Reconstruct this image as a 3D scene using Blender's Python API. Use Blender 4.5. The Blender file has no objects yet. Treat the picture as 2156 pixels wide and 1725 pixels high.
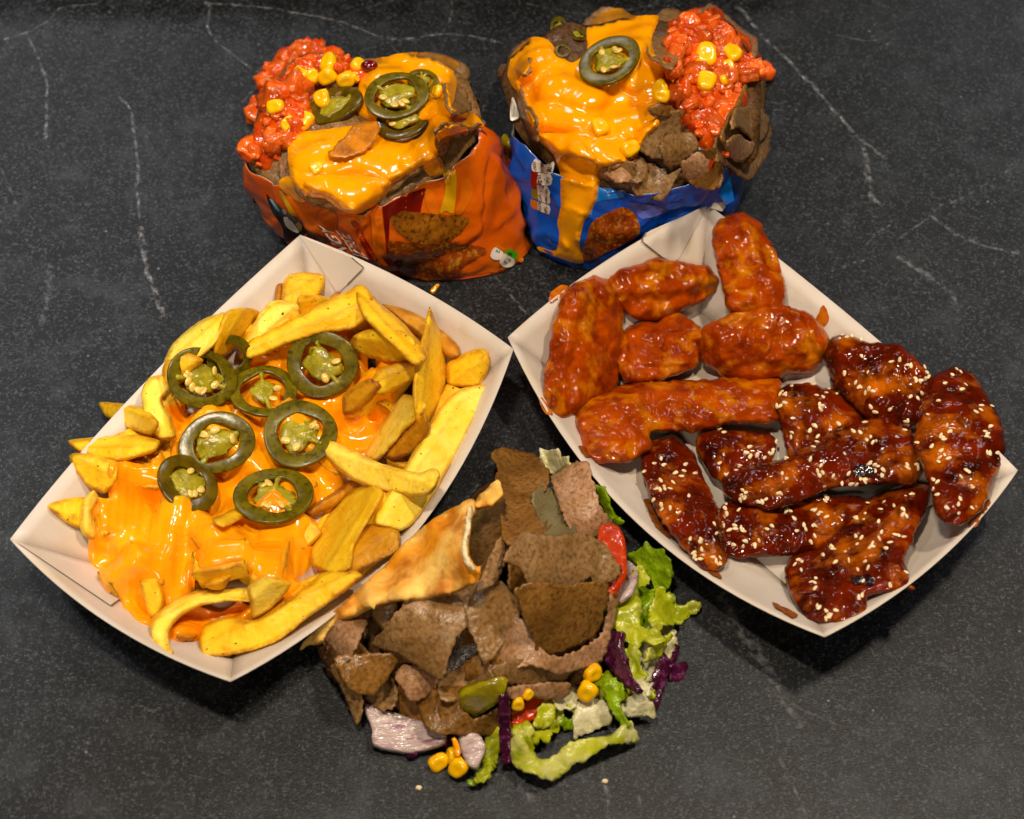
import bpy, bmesh, math, random
import numpy as np
from mathutils import Vector, Matrix
from mathutils.bvhtree import BVHTree
from mathutils.geometry import delaunay_2d_cdt
random.seed(7); RNG = np.random.default_rng(11)
SC = bpy.context.scene; COL = SC.collection

# ------------------------------------------------------------------ camera, world, lights, exposure
K = 0.00022                                   # metres per picture unit (the picture is 2156 x 1725 units)
TH = math.radians(35.0); HFOV = math.radians(28.0)
FPX = 1078 / math.tan(HFOV / 2); DIST = FPX * K
cam = bpy.data.cameras.new('camera'); cam.sensor_fit = 'HORIZONTAL'; cam.angle = HFOV
cam.clip_start = 0.02; cam.clip_end = 20
camo = bpy.data.objects.new('camera', cam); COL.objects.link(camo)
CAM = np.array([0, -DIST * math.sin(TH), DIST * math.cos(TH)])
camo.location = CAM; camo.rotation_euler = (TH, 0, 0); SC.camera = camo
cam.dof.use_dof = True; cam.dof.focus_distance = DIST - 0.03; cam.dof.aperture_fstop = 11.0
cam.dof.aperture_blades = 0
wo = bpy.data.worlds.new('World'); SC.world = wo; wo.use_nodes = True
bg = wo.node_tree.nodes['Background']; bg.inputs[0].default_value = (1.0, 0.95, 0.9, 1); bg.inputs[1].default_value = 0.008

def area(name, loc, target, sx, sy, power, col):
    l = bpy.data.lights.new(name, 'AREA'); l.shape = 'RECTANGLE'; l.size = sx; l.size_y = sy
    l.energy = power; l.color = col
    o = bpy.data.objects.new(name, l); COL.objects.link(o); o.location = loc
    o.rotation_euler = (Vector(target) - Vector(loc)).to_track_quat('-Z', 'Y').to_euler(); return o
WARM = (1.0, 0.87, 0.70); NEUT = (1.0, 0.93, 0.84)
def spot(name, loc, target, deg, power, col):
    l = bpy.data.lights.new(name, 'SPOT'); l.spot_size = math.radians(deg); l.spot_blend = 1.0; l.energy = power; l.color = col; l.shadow_soft_size = 0.06
    o = bpy.data.objects.new(name, l); COL.objects.link(o); o.location = loc
    o.rotation_euler = (Vector(target) - Vector(loc)).to_track_quat('-Z', 'Y').to_euler(); return o
area('ceiling_lamp', (-0.14, -0.16, 1.22), (-0.08, -0.02, 0), 0.13, 0.05, 9.6, WARM)
area('ceiling_lamp', (0.40, 0.06, 1.22), (0.1, 0.0, 0), 0.13, 0.05, 9.0, WARM)
area('front_fill', (-0.22, -1.15, 0.95), (-0.02, 0.1, 0), 0.3, 0.2, 4.0, WARM)  # fill added behind the camera to brighten the bag fronts
area('sheen_fill', (-0.60, 1.25, 1.0), (-0.25, 0.25, 0), 0.35, 0.25, 3.2, (0.95, 0.97, 1.0))  # this rear pair is added to put sheen on the counter's far corners
area('sheen_fill', (0.72, 1.25, 1.0), (0.25, 0.25, 0), 0.35, 0.25, 2.4, (0.95, 0.97, 1.0))
spot('counter_fill', (-0.75, 0.12, 1.3), (-0.36, 0.10, 0), 28, 68, (0.97, 0.98, 1.0))  # these four spots are added to brighten the outer parts of the counter
spot('counter_fill', (0.80, 0.16, 1.3), (0.37, 0.14, 0), 25, 36, (0.97, 0.98, 1.0))
spot('counter_fill', (-0.65, -0.5, 1.3), (-0.33, -0.24, 0), 20, 16, (0.97, 0.98, 1.0))
spot('counter_fill', (0.65, -0.5, 1.3), (0.33, -0.24, 0), 22, 20, (0.97, 0.98, 1.0))
SC.view_settings.view_transform = 'Standard'; SC.view_settings.look = 'None'
SC.view_settings.exposure = -0.08; SC.view_settings.gamma = 1.0; SC.view_settings.use_curve_mapping = False
SC.render.engine = 'CYCLES'; SC.cycles.use_denoising = True; SC.cycles.max_bounces = 6
SC.cycles.sample_clamp_indirect = 6

# ------------------------------------------------------------------ picture <-> world
cT, sT = math.cos(TH), math.sin(TH)
def rays(px):
    px = np.atleast_2d(np.asarray(px, float))
    x = (px[:, 0] - 1078) / FPX; y = -(px[:, 1] - 862.5) / FPX
    return np.stack([x, y * cT + sT, y * sT - cT], 1)
def unp(px, z=0.0):
    d = rays(px); t = (np.asarray(z) - CAM[2]) / d[:, 2]
    return CAM + d * t[:, None]
def proj(P):
    P = np.atleast_2d(P) - CAM
    yc = P[:, 1] * cT + P[:, 2] * sT; zc = -(P[:, 1] * sT - P[:, 2] * cT)
    zc = P[:, 1] * sT - P[:, 2] * cT
    return np.stack([1078 + FPX * P[:, 0] / zc, 862.5 - FPX * yc / zc], 1)
def crop(x0, y0, w, cw):                       # a helper for coordinates read off an enlarged piece of the picture
    s = w / cw * 0.74861
    return lambda pts: [(x0 * 0.74861 + s * p[0], y0 * 0.74861 + s * p[1]) + tuple(p[2:]) for p in pts]
cA = crop(640, 80, 880, 2051)      # orange bag
cB = crop(1360, 0, 880, 1997)      # blue bag
cG = crop(1400, 560, 980, 2156)    # buffalo wings
cQ = crop(1760, 1020, 1120, 2156)  # dark wings
cW = crop(840, 1240, 940, 2156)    # wrap
cS = crop(900, 1760, 1100, 2156)   # salad
cL = crop(1700, 1500, 320, 1104)   # lettuce
cT1 = crop(0, 0, 760, 1457); cT2 = crop(2000, 0, 880, 1687)

# ------------------------------------------------------------------ height map of everything laid down so far
RES = 0.0008; HX0, HY0 = -0.30, -0.27; HN = 760
HM = np.zeros((HN, HN))
def hidx(x, y):
    return (np.clip(((x - HX0) / RES).astype(int), 0, HN - 1), np.clip(((y - HY0) / RES).astype(int), 0, HN - 1))
def raster(V, F):
    V = np.asarray(V); T = []
    for f in F:
        for k in range(1, len(f) - 1): T.append((f[0], f[k], f[k + 1]))
    T = np.array(T); A, B, C = V[T[:, 0]], V[T[:, 1]], V[T[:, 2]]
    ar = 0.5 * np.abs((B[:, 0] - A[:, 0]) * (C[:, 1] - A[:, 1]) - (B[:, 1] - A[:, 1]) * (C[:, 0] - A[:, 0]))
    n = np.ceil(ar / RES ** 2 * 2.5).astype(int) + 1
    i = np.repeat(np.arange(len(T)), n); r = RNG.random((len(i), 2)); s = np.sqrt(r[:, :1]); t = r[:, 1:]
    P = A[i] * (1 - s) + B[i] * (s * (1 - t)) + C[i] * (s * t)
    ix, iy = hidx(P[:, 0], P[:, 1]); np.maximum.at(HM, (ix, iy), P[:, 2])
def blur(a, n):
    for _ in range(2):
        for ax in (0, 1):
            c = np.cumsum(np.pad(a, [(n + 1, n) if k == ax else (0, 0) for k in (0, 1)], mode='edge'), axis=ax)
            a = (np.take(c, range(2 * n + 1, c.shape[ax]), ax) - np.take(c, range(0, c.shape[ax] - 2 * n - 1), ax)) / (2 * n + 1)
    return a
def hat(H, x, y):
    ix, iy = hidx(np.asarray(x), np.asarray(y)); return H[ix, iy]
def march(px, H=None):
    H = HM if H is None else H
    d = rays(px); t0 = (0.11 - CAM[2]) / d[:, 2]; t1 = (-0.0005 - CAM[2]) / d[:, 2]
    out = CAM + d * t1[:, None]; done = np.zeros(len(d), bool)
    for s in np.linspace(0, 1, 260):
        P = CAM + d * (t0 + (t1 - t0) * s)[:, None]
        hit = (~done) & (P[:, 2] <= hat(H, P[:, 0], P[:, 1])); out[hit] = P[hit]; done |= hit
        if done.all(): break
    return out

# ------------------------------------------------------------------ noise and mesh helpers
def vnoise(P, freq, seed=0):
    P = np.asarray(P) * freq + seed * 17.31 + 1000.0
    i = np.floor(P).astype(np.int64); f = P - i; f = f * f * (3 - 2 * f); r = 0
    for dx in (0, 1):
        for dy in (0, 1):
            for dz in (0, 1):
                h = (i[:, 0] + dx) * 374761393 + (i[:, 1] + dy) * 668265263 + (i[:, 2] + dz) * 2147483647 + seed * 1013904223
                h = (h ^ (h >> 13)) * 1274126177 & 0xffffffff; h = ((h ^ (h >> 16)) & 0xffff) / 65535.0 * 2 - 1
                r = r + h * np.where(dx, f[:, 0], 1 - f[:, 0]) * np.where(dy, f[:, 1], 1 - f[:, 1]) * np.where(dz, f[:, 2], 1 - f[:, 2])
    return r
def fbm(P, freq, seed=0, oct=3):
    r = 0; a = 1.0
    for k in range(oct): r = r + a * vnoise(P, freq * 2 ** k, seed + k); a *= 0.5
    return r
WLOC = {}
def finish(o, parent, loc):
    COL.objects.link(o); WLOC[o.name] = np.array(loc, float)
    if parent is not None:
        o.parent = parent; o.location = WLOC[o.name] - WLOC[parent.name]
    else: o.location = WLOC[o.name]
def mesh(name, V, F, mat, parent=None, smooth=True, loc=None):
    V = np.asarray(V, float)
    if loc is None: loc = np.array([V[:, 0].mean(), V[:, 1].mean(), V[:, 2].min()])
    me = bpy.data.meshes.new(name); me.from_pydata((V - loc).tolist(), [], [tuple(int(i) for i in f) for f in F]); me.update()
    if smooth: me.polygons.foreach_set('use_smooth', [True] * len(me.polygons))
    me.materials.append(mat); o = bpy.data.objects.new(name, me); finish(o, parent, loc); return o
def empty(name, loc):
    o = bpy.data.objects.new(name, None); o.empty_display_size = 0.01; finish(o, None, loc); return o
def inst(name, me, R, loc, parent=None, scale=1.0):
    o = bpy.data.objects.new(name, me); finish(o, parent, loc)
    o.rotation_euler = R.to_euler(); o.scale = (scale,) * 3 if not hasattr(scale, '__len__') else scale; return o
def tag(o, label, cat, group=None, kind=None):
    o['label'] = label; o['category'] = cat
    if group: o['group'] = group
    if kind: o['kind'] = kind
    return o
def mod(o, kind, **kw):
    m = o.modifiers.new(kind.lower(), kind)
    for k, v in kw.items(): setattr(m, k, v)
    return m
def catmull(P, n, closed=False):
    P = np.asarray(P, float); m = len(P); out = []
    seg = m if closed else m - 1
    for i in range(seg):
        g = lambda k: P[k % m] if closed else P[min(max(k, 0), m - 1)]
        p0, p1, p2, p3 = g(i - 1), g(i), g(i + 1), g(i + 2)
        for j in range(n):
            t = j / n
            out.append(0.5 * (2 * p1 + (p2 - p0) * t + (2 * p0 - 5 * p1 + 4 * p2 - p3) * t * t + (3 * p1 - p0 - 3 * p2 + p3) * t ** 3))
    if not closed: out.append(P[-1])
    return np.array(out)
def lerp_path(P, n):
    P = np.asarray(P, float); d = np.r_[0, np.cumsum(np.linalg.norm(np.diff(P[:, :2], axis=0), axis=1))]
    t = np.linspace(0, d[-1], n); return np.stack([np.interp(t, d, P[:, k]) for k in range(P.shape[1])], 1)
def inpoly(pts, poly):
    pts = np.asarray(pts); x, y = pts[:, 0], pts[:, 1]; r = np.zeros(len(pts), bool); p = np.asarray(poly)[:, :2]
    for a, b in zip(p, np.roll(p, -1, 0)):
        c = ((a[1] > y) != (b[1] > y)) & (x < (b[0] - a[0]) * (y - a[1]) / (b[1] - a[1] + 1e-12) + a[0]); r ^= c
    return r
def polydist(pts, poly):
    pts = np.asarray(pts); p = np.asarray(poly)[:, :2]; best = np.full(len(pts), 1e9)
    for a, b in zip(p, np.roll(p, -1, 0)):
        ab = b - a; t = np.clip(((pts - a) @ ab) / (ab @ ab + 1e-12), 0, 1)
        best = np.minimum(best, np.linalg.norm(pts - (a + t[:, None] * ab), axis=1))
    return np.where(inpoly(pts, poly), best, -best)
def tri2d(poly, step, ragged=0.0, seed=0, rfreq=0.09, round_=True):
    """outline (picture units) -> dense points and triangles inside it; the first len(border) points are the border"""
    P = np.asarray(poly, float)[:, :2]
    if round_: P = catmull(P, 6, True) * 0.65 + lerp_closed(P, 6) * 0.35
    n = max(8, int(np.linalg.norm(P - np.roll(P, -1, 0), axis=1).sum() / step))
    Q = np.vstack([P, P[:1]]); d = np.r_[0, np.cumsum(np.linalg.norm(np.diff(Q, axis=0), axis=1))]
    t = np.linspace(0, d[-1], n, endpoint=False); B = np.stack([np.interp(t, d, Q[:, k]) for k in (0, 1)], 1)
    if ragged:
        N = np.roll(B, -1, 0) - np.roll(B, 1, 0); N = np.stack([N[:, 1], -N[:, 0]], 1) / (np.linalg.norm(N, axis=1)[:, None] + 1e-9)
        q = np.c_[B, np.zeros(len(B))]
        B = B + N * (ragged * (0.8 * vnoise(q, rfreq, seed) + 0.6 * vnoise(q, rfreq * 2.7, seed + 3)))[:, None]
    lo, hi = B.min(0), B.max(0)
    gx, gy = np.meshgrid(np.arange(lo[0], hi[0], step), np.arange(lo[1], hi[1], step * 0.87)); gx = gx + (np.arange(gx.shape[0]) % 2)[:, None] * step / 2
    I = np.stack([gx.ravel(), gy.ravel()], 1); I = I + RNG.normal(0, step * 0.08, I.shape); I = I[polydist(I, B) > step * 0.6]
    A = np.vstack([B, I]); nb = len(B)
    r = delaunay_2d_cdt([Vector(p) for p in A], [(i, (i + 1) % nb) for i in range(nb)], [], 1, 1e-4)
    V = np.array([v[:] for v in r[0]]); F = [tuple(f) for f in r[2]]
    ctr = np.array([V[list(f)].mean(0) for f in F]); ok = inpoly(ctr, B); F = [f for f, k in zip(F, ok) if k]
    return V, F, B
def lerp_closed(P, n):
    out = []
    for a, b in zip(P, np.roll(P, -1, 0)):
        for j in range(n): out.append(a + (b - a) * j / n)
    return np.array(out)
def flip_up(V, F):
    out = []
    for f in F:
        n = np.cross(V[f[1]] - V[f[0]], V[f[2]] - V[f[0]]); v = CAM - V[f[0]]
        out.append(f if n @ v > 0 else f[::-1])
    return out

# ------------------------------------------------------------------ materials
def lin(c):
    return tuple(((v / 255) / 12.92 if v <= 10 else ((v / 255 + 0.055) / 1.055) ** 2.4) for v in c) + (1,)
def material(name, c1, c2=None, spot=None, s1=120, s2=600, spot_at=(0.6, 0.7), rough=0.5, bump=0.0, bscale=900, bdist=0.0008,
             sss=0.0, ssr=(1, 0.5, 0.2), sscale=0.003, coat=0.0, spec=0.5, rough2=None, cpos=(0.35, 0.65), bump2=0.0, bscale2=250, aniso=None, var=0.0, metallic=0.0, trans=0.0, det=1.5):
    m = bpy.data.materials.new(name); m.use_nodes = True; nt = m.node_tree; N = nt.nodes; L = nt.links
    b = N['Principled BSDF']; tc = N.new('ShaderNodeTexCoord'); oi = N.new('ShaderNodeObjectInfo')
    ad = N.new('ShaderNodeVectorMath'); ad.operation = 'ADD'; cb = N.new('ShaderNodeCombineXYZ')
    ml = N.new('ShaderNodeMath'); ml.operation = 'MULTIPLY'; ml.inputs[1].default_value = 3.0
    L.new(oi.outputs['Random'], ml.inputs[0]); L.new(ml.outputs[0], cb.inputs[0]); L.new(ml.outputs[0], cb.inputs[2])
    L.new(tc.outputs['Object'], ad.inputs[0]); L.new(cb.outputs[0], ad.inputs[1]); vec = ad.outputs[0]
    if aniso:
        mp = N.new('ShaderNodeMapping'); mp.inputs['Scale'].default_value = aniso; L.new(vec, mp.inputs[0]); vec = mp.outputs[0]
    def noise(s, d=5, r=0.6):
        n = N.new('ShaderNodeTexNoise'); n.inputs['Scale'].default_value = s; n.inputs['Detail'].default_value = d; n.inputs['Roughness'].default_value = r
        L.new(vec, n.inputs['Vector']); return n.outputs['Fac']
    def ramp(f, p0, p1, a, bb):
        r = N.new('ShaderNodeValToRGB'); r.color_ramp.elements[0].position = p0; r.color_ramp.elements[1].position = p1
        r.color_ramp.elements[0].color = a; r.color_ramp.elements[1].color = bb; L.new(f, r.inputs[0]); return r.outputs[0]
    col = None
    if c2 is None: col = lin(c1)
    else: col = ramp(noise(s1), cpos[0], cpos[1], lin(c1), lin(c2))
    if spot is not None:
        mx = N.new('ShaderNodeMix'); mx.data_type = 'RGBA'
        f = ramp(noise(s2, 3), spot_at[0], spot_at[1], (0, 0, 0, 1), (1, 1, 1, 1)); L.new(f, mx.inputs[0])
        if isinstance(col, tuple): mx.inputs[6].default_value = col
        else: L.new(col, mx.inputs[6])
        mx.inputs[7].default_value = lin(spot); col = mx.outputs[2]
    if var and not isinstance(col, tuple):
        hs = N.new('ShaderNodeHueSaturation'); mr = N.new('ShaderNodeMapRange')
        mr.inputs['To Min'].default_value = 1 - var; mr.inputs['To Max'].default_value = 1 + var
        L.new(oi.outputs['Random'], mr.inputs[0]); L.new(mr.outputs[0], hs.inputs['Value']); L.new(col, hs.inputs['Color']); col = hs.outputs[0]
    if isinstance(col, tuple): b.inputs['Base Color'].default_value = col
    else: L.new(col, b.inputs['Base Color'])
    if rough2 is None: b.inputs['Roughness'].default_value = rough
    else: L.new(ramp(noise(s2 * 0.6, 3), 0.35, 0.65, (rough,) * 3 + (1,), (rough2,) * 3 + (1,)), b.inputs['Roughness'])
    b.inputs['Specular IOR Level'].default_value = spec; b.inputs['Coat Weight'].default_value = coat; b.inputs['Coat Roughness'].default_value = 0.08
    b.inputs['Subsurface Weight'].default_value = sss; b.inputs['Subsurface Radius'].default_value = ssr; b.inputs['Subsurface Scale'].default_value = sscale
    b.inputs['Metallic'].default_value = metallic; b.inputs['Transmission Weight'].default_value = trans
    nrm = None
    for st, sc in ((bump2, bscale2), (bump, bscale)):
        if st:
            bp = N.new('ShaderNodeBump'); bp.inputs['Strength'].default_value = st; bp.inputs['Distance'].default_value = bdist
            L.new(noise(sc, det, 0.5), bp.inputs['Height'])
            if nrm is not None: L.new(nrm, bp.inputs['Normal'])
            nrm = bp.outputs[0]
    if nrm is not None:
        L.new(nrm, b.inputs['Normal'])
        if coat: L.new(nrm, b.inputs['Coat Normal'])
    return m
M = {}
M['paper'] = material('paper', (208, 194, 180), (200, 185, 168), (200, 176, 138), s1=40, s2=22, spot_at=(.58, .75), rough=0.55, bump=0.2, bscale=500, bdist=0.0003)
M['paper_line'] = material('paper_line', (105, 88, 72), rough=0.7)
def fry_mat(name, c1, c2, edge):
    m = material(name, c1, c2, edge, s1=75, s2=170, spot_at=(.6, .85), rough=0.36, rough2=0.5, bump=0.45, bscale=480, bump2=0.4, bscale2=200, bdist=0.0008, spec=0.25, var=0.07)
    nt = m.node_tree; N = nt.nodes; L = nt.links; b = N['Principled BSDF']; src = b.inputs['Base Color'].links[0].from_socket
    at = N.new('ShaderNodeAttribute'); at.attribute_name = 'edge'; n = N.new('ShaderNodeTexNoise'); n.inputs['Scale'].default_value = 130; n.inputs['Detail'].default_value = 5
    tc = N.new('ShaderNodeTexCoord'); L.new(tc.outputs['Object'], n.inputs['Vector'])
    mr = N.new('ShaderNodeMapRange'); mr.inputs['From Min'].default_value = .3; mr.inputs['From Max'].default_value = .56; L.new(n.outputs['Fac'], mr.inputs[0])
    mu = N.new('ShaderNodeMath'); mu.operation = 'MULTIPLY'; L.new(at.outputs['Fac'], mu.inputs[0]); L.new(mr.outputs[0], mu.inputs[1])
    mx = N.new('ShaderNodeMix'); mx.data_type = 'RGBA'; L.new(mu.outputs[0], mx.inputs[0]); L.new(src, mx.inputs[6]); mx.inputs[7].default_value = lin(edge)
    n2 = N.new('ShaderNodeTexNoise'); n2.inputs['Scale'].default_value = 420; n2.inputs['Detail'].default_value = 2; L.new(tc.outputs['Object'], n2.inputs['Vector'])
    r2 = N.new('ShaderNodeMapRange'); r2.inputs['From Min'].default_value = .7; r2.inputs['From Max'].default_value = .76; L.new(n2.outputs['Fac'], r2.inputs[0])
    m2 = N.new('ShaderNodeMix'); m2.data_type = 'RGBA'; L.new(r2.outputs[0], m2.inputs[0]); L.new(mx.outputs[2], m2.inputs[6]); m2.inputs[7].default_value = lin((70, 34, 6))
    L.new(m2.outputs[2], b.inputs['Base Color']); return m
M['fry'] = fry_mat('fry', (250, 206, 40), (236, 176, 12), (180, 110, 8))
M['fry_pale'] = fry_mat('fry_pale', (252, 226, 96), (246, 202, 36), (200, 134, 14))
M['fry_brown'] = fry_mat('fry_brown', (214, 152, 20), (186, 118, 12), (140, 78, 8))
M['speck'] = material('speck', (40, 24, 14), rough=0.6)
M['cheese'] = material('cheese', (255, 168, 0), (252, 154, 0), s1=60, rough=0.16, bump2=0.25, bscale2=150, bdist=0.0008, sss=0.08, ssr=(1, .7, .1), sscale=0.002, coat=0.3, spec=0.45)
M['cheese_fries'] = material('cheese_fries', (255, 168, 12), (250, 142, 2), s1=45, rough=0.13, bump2=0.3, bscale2=150, bdist=0.0008, sss=0.08, ssr=(1, .7, .1), sscale=0.002, coat=0.15, spec=0.4)
M['jal'] = material('jalapeno_skin', (112, 98, 8), (84, 72, 2), (60, 50, 0), s1=110, s2=330, spot_at=(.48, .7), rough=0.24, bump=0.15, bscale=420, bdist=0.0006, spec=.3)
M['jal_dark'] = material('jalapeno_dark', (104, 84, 6), (66, 50, 0), s1=130, rough=0.18, bump=0.12, bscale=420, bdist=0.0006, spec=.4)
M['jal_core'] = material('jalapeno_core', (166, 152, 34), (128, 114, 8), (190, 178, 84), s1=200, s2=420, rough=0.25, bump=0.35, bscale=420, bdist=0.0010, spec=.35)
M['seed'] = material('pepper_seed', (230, 200, 104), (206, 170, 66), s1=1.5, rough=0.3, coat=0.3)
M['corn'] = material('corn', (255, 200, 6), (248, 172, 0), s1=.8, rough=0.2, bump=0.2, bscale=1.5, coat=0.3)
M['salsa'] = material('salsa_pulp', (210, 80, 10), (174, 44, 2), (230, 132, 44), s1=140, s2=300, rough=0.16, bump=0.4, bscale=360, bdist=0.0014, spec=.4)
M['tomato'] = material('tomato_chunk', (226, 102, 26), (194, 56, 6), (240, 164, 90), s1=.9, s2=1.6, spot_at=(.56, .78), rough=0.16, bump=0.3, bscale=2.4, bdist=0.0011, spec=.4, var=0.3)
M['tomato_slice'] = material('tomato_slice', (196, 60, 12), (168, 36, 6), (214, 110, 56), s1=120, s2=260, rough=0.2, bump=0.3, bscale=400, spec=.35)
def meat_mat(n, a, b, c, r, r2, **k):
    return material(n, a, b, c, s1=60, s2=520, spot_at=(.44, .72), rough=r, rough2=r2, bump=0.35, bscale=640, bump2=0.15, bscale2=200, bdist=0.0010, spec=0.38, var=0.14, **k)
M['meat'] = meat_mat('doner_meat', (162, 124, 80), (130, 94, 50), (94, 62, 26), .28, .42)
M['meat_pink'] = meat_mat('doner_meat_pale', (182, 136, 98), (152, 110, 72), (114, 76, 40), .3, .46)
M['meat_gold'] = meat_mat('doner_meat_browned', (150, 104, 46), (118, 78, 28), (86, 52, 14), .22, .4)
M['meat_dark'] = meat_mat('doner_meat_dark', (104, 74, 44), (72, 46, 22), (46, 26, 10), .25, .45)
M['bread'] = material('pita', (250, 204, 106), (236, 150, 22), (184, 88, 6), s1=34, s2=62, spot_at=(.5, .72), rough=0.6, bump=0.35, bscale=420, bump2=0.35, bscale2=130, bdist=0.0011, cpos=(.38, .58), spec=.25)
M['lettuce_mix'] = material('lettuce_ribbed', (184, 184, 40), (206, 198, 140), (150, 156, 10), s1=60, s2=110, spot_at=(.5, .7), rough=0.28, bump=0.8, bscale=260, bump2=0.6, bscale2=120, bdist=0.0012, spec=0.35)
M['crumb'] = material('pita_crumb', (240, 222, 180), (226, 196, 140), s1=300, rough=0.8, bump=0.8, bscale=420, bdist=.001)
M['lettuce'] = material('lettuce', (178, 178, 26), (136, 144, 8), (210, 206, 100), s1=80, s2=130, spot_at=(.52, .72), rough=0.25, bump=0.9, bscale=300, bump2=0.8, bscale2=120, bdist=0.0012, spec=0.35)
M['lettuce_green'] = material('lettuce_green', (140, 168, 14), (98, 126, 4), (176, 196, 52), s1=100, s2=200, rough=0.25, bump=0.9, bscale=300, bump2=.6, bscale2=120, bdist=0.0012, spec=0.35)
M['lettuce_pale'] = material('lettuce_pale', (214, 204, 164), (188, 178, 120), (160, 158, 60), s1=90, s2=160, rough=0.28, bump=0.9, bscale=300, bump2=.6, bscale2=120, bdist=0.0012, spec=0.35)
M['cabbage'] = material('red_cabbage', (78, 16, 50), (48, 6, 30), (122, 56, 100), s1=130, s2=240, spot_at=(.56, .72), rough=0.2, bump=0.6, bscale=380, bdist=.001, coat=0.3)
M['onion'] = material('red_onion', (204, 182, 172), (178, 150, 148), (140, 86, 112), s1=70, s2=120, spot_at=(.54, .7), rough=0.2, bump=0.8, bscale=260, bdist=.001, aniso=(1, 4, 1), coat=0.3)
M['pickle'] = material('green_pepper', (168, 152, 16), (128, 112, 4), (150, 120, 10), s1=80, s2=140, rough=0.2, bump=0.4, bscale=280, bdist=.001, coat=0.4)
M['buffalo'] = material('buffalo_wing', (176, 68, 0), (120, 34, 0), (206, 120, 6), s1=80, s2=90, spot_at=(.5, .74), rough=0.05, rough2=0.12, bump=0.3, bscale=420, bump2=0.35, bscale2=200, bdist=0.0013, spec=0.26)
M['bbq'] = material('barbecue_wing', (110, 26, 0), (46, 6, 0), (196, 96, 2), s1=60, s2=62, spot_at=(.5, .76), rough=0.05, rough2=0.1, bump=0.35, bscale=440, bump2=0.4, bscale2=200, bdist=0.0013, spec=0.3)
M['char'] = material('charred_glaze', (26, 12, 14), (44, 12, 2), s1=300, rough=0.1, bump=0.8, bscale=420, bdist=0.0012, coat=0.4)
M['sesame'] = material('sesame', (244, 224, 182), (222, 188, 130), s1=1.2, rough=0.4, var=0.12)
M['sauce_smear'] = material('sauce_smear', (196, 108, 6), (164, 70, 4), s1=200, rough=0.2, coat=0.3)
M['sauce_brown'] = material('sauce_brown', (128, 58, 14), (156, 90, 40), s1=300, rough=0.25, coat=0.3)
# ------------------------------------------------------------------ the counter top
def table_material():
    m = bpy.data.materials.new('dark_stone'); m.use_nodes = True; nt = m.node_tree; N = nt.nodes; L = nt.links
    b = N['Principled BSDF']; tc = N.new('ShaderNodeTexCoord'); vec = tc.outputs['Object']
    def noise(s, d, r=0.6):
        n = N.new('ShaderNodeTexNoise'); n.inputs['Scale'].default_value = s; n.inputs['Detail'].default_value = d; n.inputs['Roughness'].default_value = r
        L.new(vec, n.inputs['Vector']); return n.outputs['Fac']
    def ramp(f, els):
        r = N.new('ShaderNodeValToRGB'); e = r.color_ramp.elements
        while len(e) < len(els): e.new(0.5)
        for x, (p, v) in zip(e, els): x.position = p; x.color = (v, v, v, 1)
        L.new(f, r.inputs[0]); return r.outputs[0]
    def mix(f, a, c, kind='MIX'):
        x = N.new('ShaderNodeMix'); x.data_type = 'RGBA'; x.blend_type = kind
        if isinstance(f, float): x.inputs[0].default_value = f
        else: L.new(f, x.inputs[0])
        for s, v in ((6, a), (7, c)):
            if isinstance(v, tuple): x.inputs[s].default_value = v
            else: L.new(v, x.inputs[s])
        return x.outputs[2]
    base = ramp(noise(9, 6), [(0.3, 0.005), (0.7, 0.011)])
    fine = ramp(noise(750, 3, 0.85), [(0.44, 0.0), (0.54, 0.012), (0.66, 0.2)])
    col = mix(0.5, base, fine)
    vo = N.new('ShaderNodeTexVoronoi'); vo.inputs['Scale'].default_value = 210; L.new(vec, vo.inputs['Vector'])
    dots = ramp(vo.outputs['Distance'], [(0.09, 1.0), (0.16, 0.0)])
    sel = ramp(vo.outputs['Color'], [(0.82, 0.0), (0.9, 0.8)])
    fl = N.new('ShaderNodeMath'); fl.operation = 'MULTIPLY'; L.new(dots, fl.inputs[0]); L.new(sel, fl.inputs[1])
    col = mix(fl.outputs[0], col, (0.28, 0.28, 0.29, 1))
    # hair-fine scratches and cloudy mineral patches
    cl = ramp(noise(40, 9, 0.8), [(0.5, 0.0), (0.75, 0.75)])
    col = mix(cl, col, (0.06, 0.06, 0.061, 1))
    mp = N.new('ShaderNodeMapping'); mp.inputs['Scale'].default_value = (1, 7, 1); mp.inputs['Rotation'].default_value = (0, 0, 0.3); L.new(vec, mp.inputs[0])
    wv = N.new('ShaderNodeTexVoronoi'); wv.inputs['Scale'].default_value = 45; L.new(mp.outputs[0], wv.inputs['Vector'])
    sc = ramp(wv.outputs['Distance'], [(0.05, 0.55), (0.11, 0.0)]); sl = ramp(wv.outputs['Color'], [(0.86, 0.0), (0.93, 1.0)])
    f2 = N.new('ShaderNodeMath'); f2.operation = 'MULTIPLY'; L.new(sc, f2.inputs[0]); L.new(sl, f2.inputs[1])
    col = mix(f2.outputs[0], col, (0.2, 0.2, 0.2, 1))
    col = mix(1.0, col, (0.68, 0.74, 0.83, 1), 'MULTIPLY')
    L.new(col, b.inputs['Base Color'])
    L.new(ramp(noise(1200, 3), [(0.3, 0.34), (0.7, 0.5)]), b.inputs['Roughness'])
    bp = N.new('ShaderNodeBump'); bp.inputs['Strength'].default_value = 0.3; bp.inputs['Distance'].default_value = 0.0006
    L.new(noise(1300, 2, 0.6), bp.inputs['Height']); L.new(bp.outputs[0], b.inputs['Normal'])
    b.inputs['Specular IOR Level'].default_value = 0.28
    return m
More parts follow.
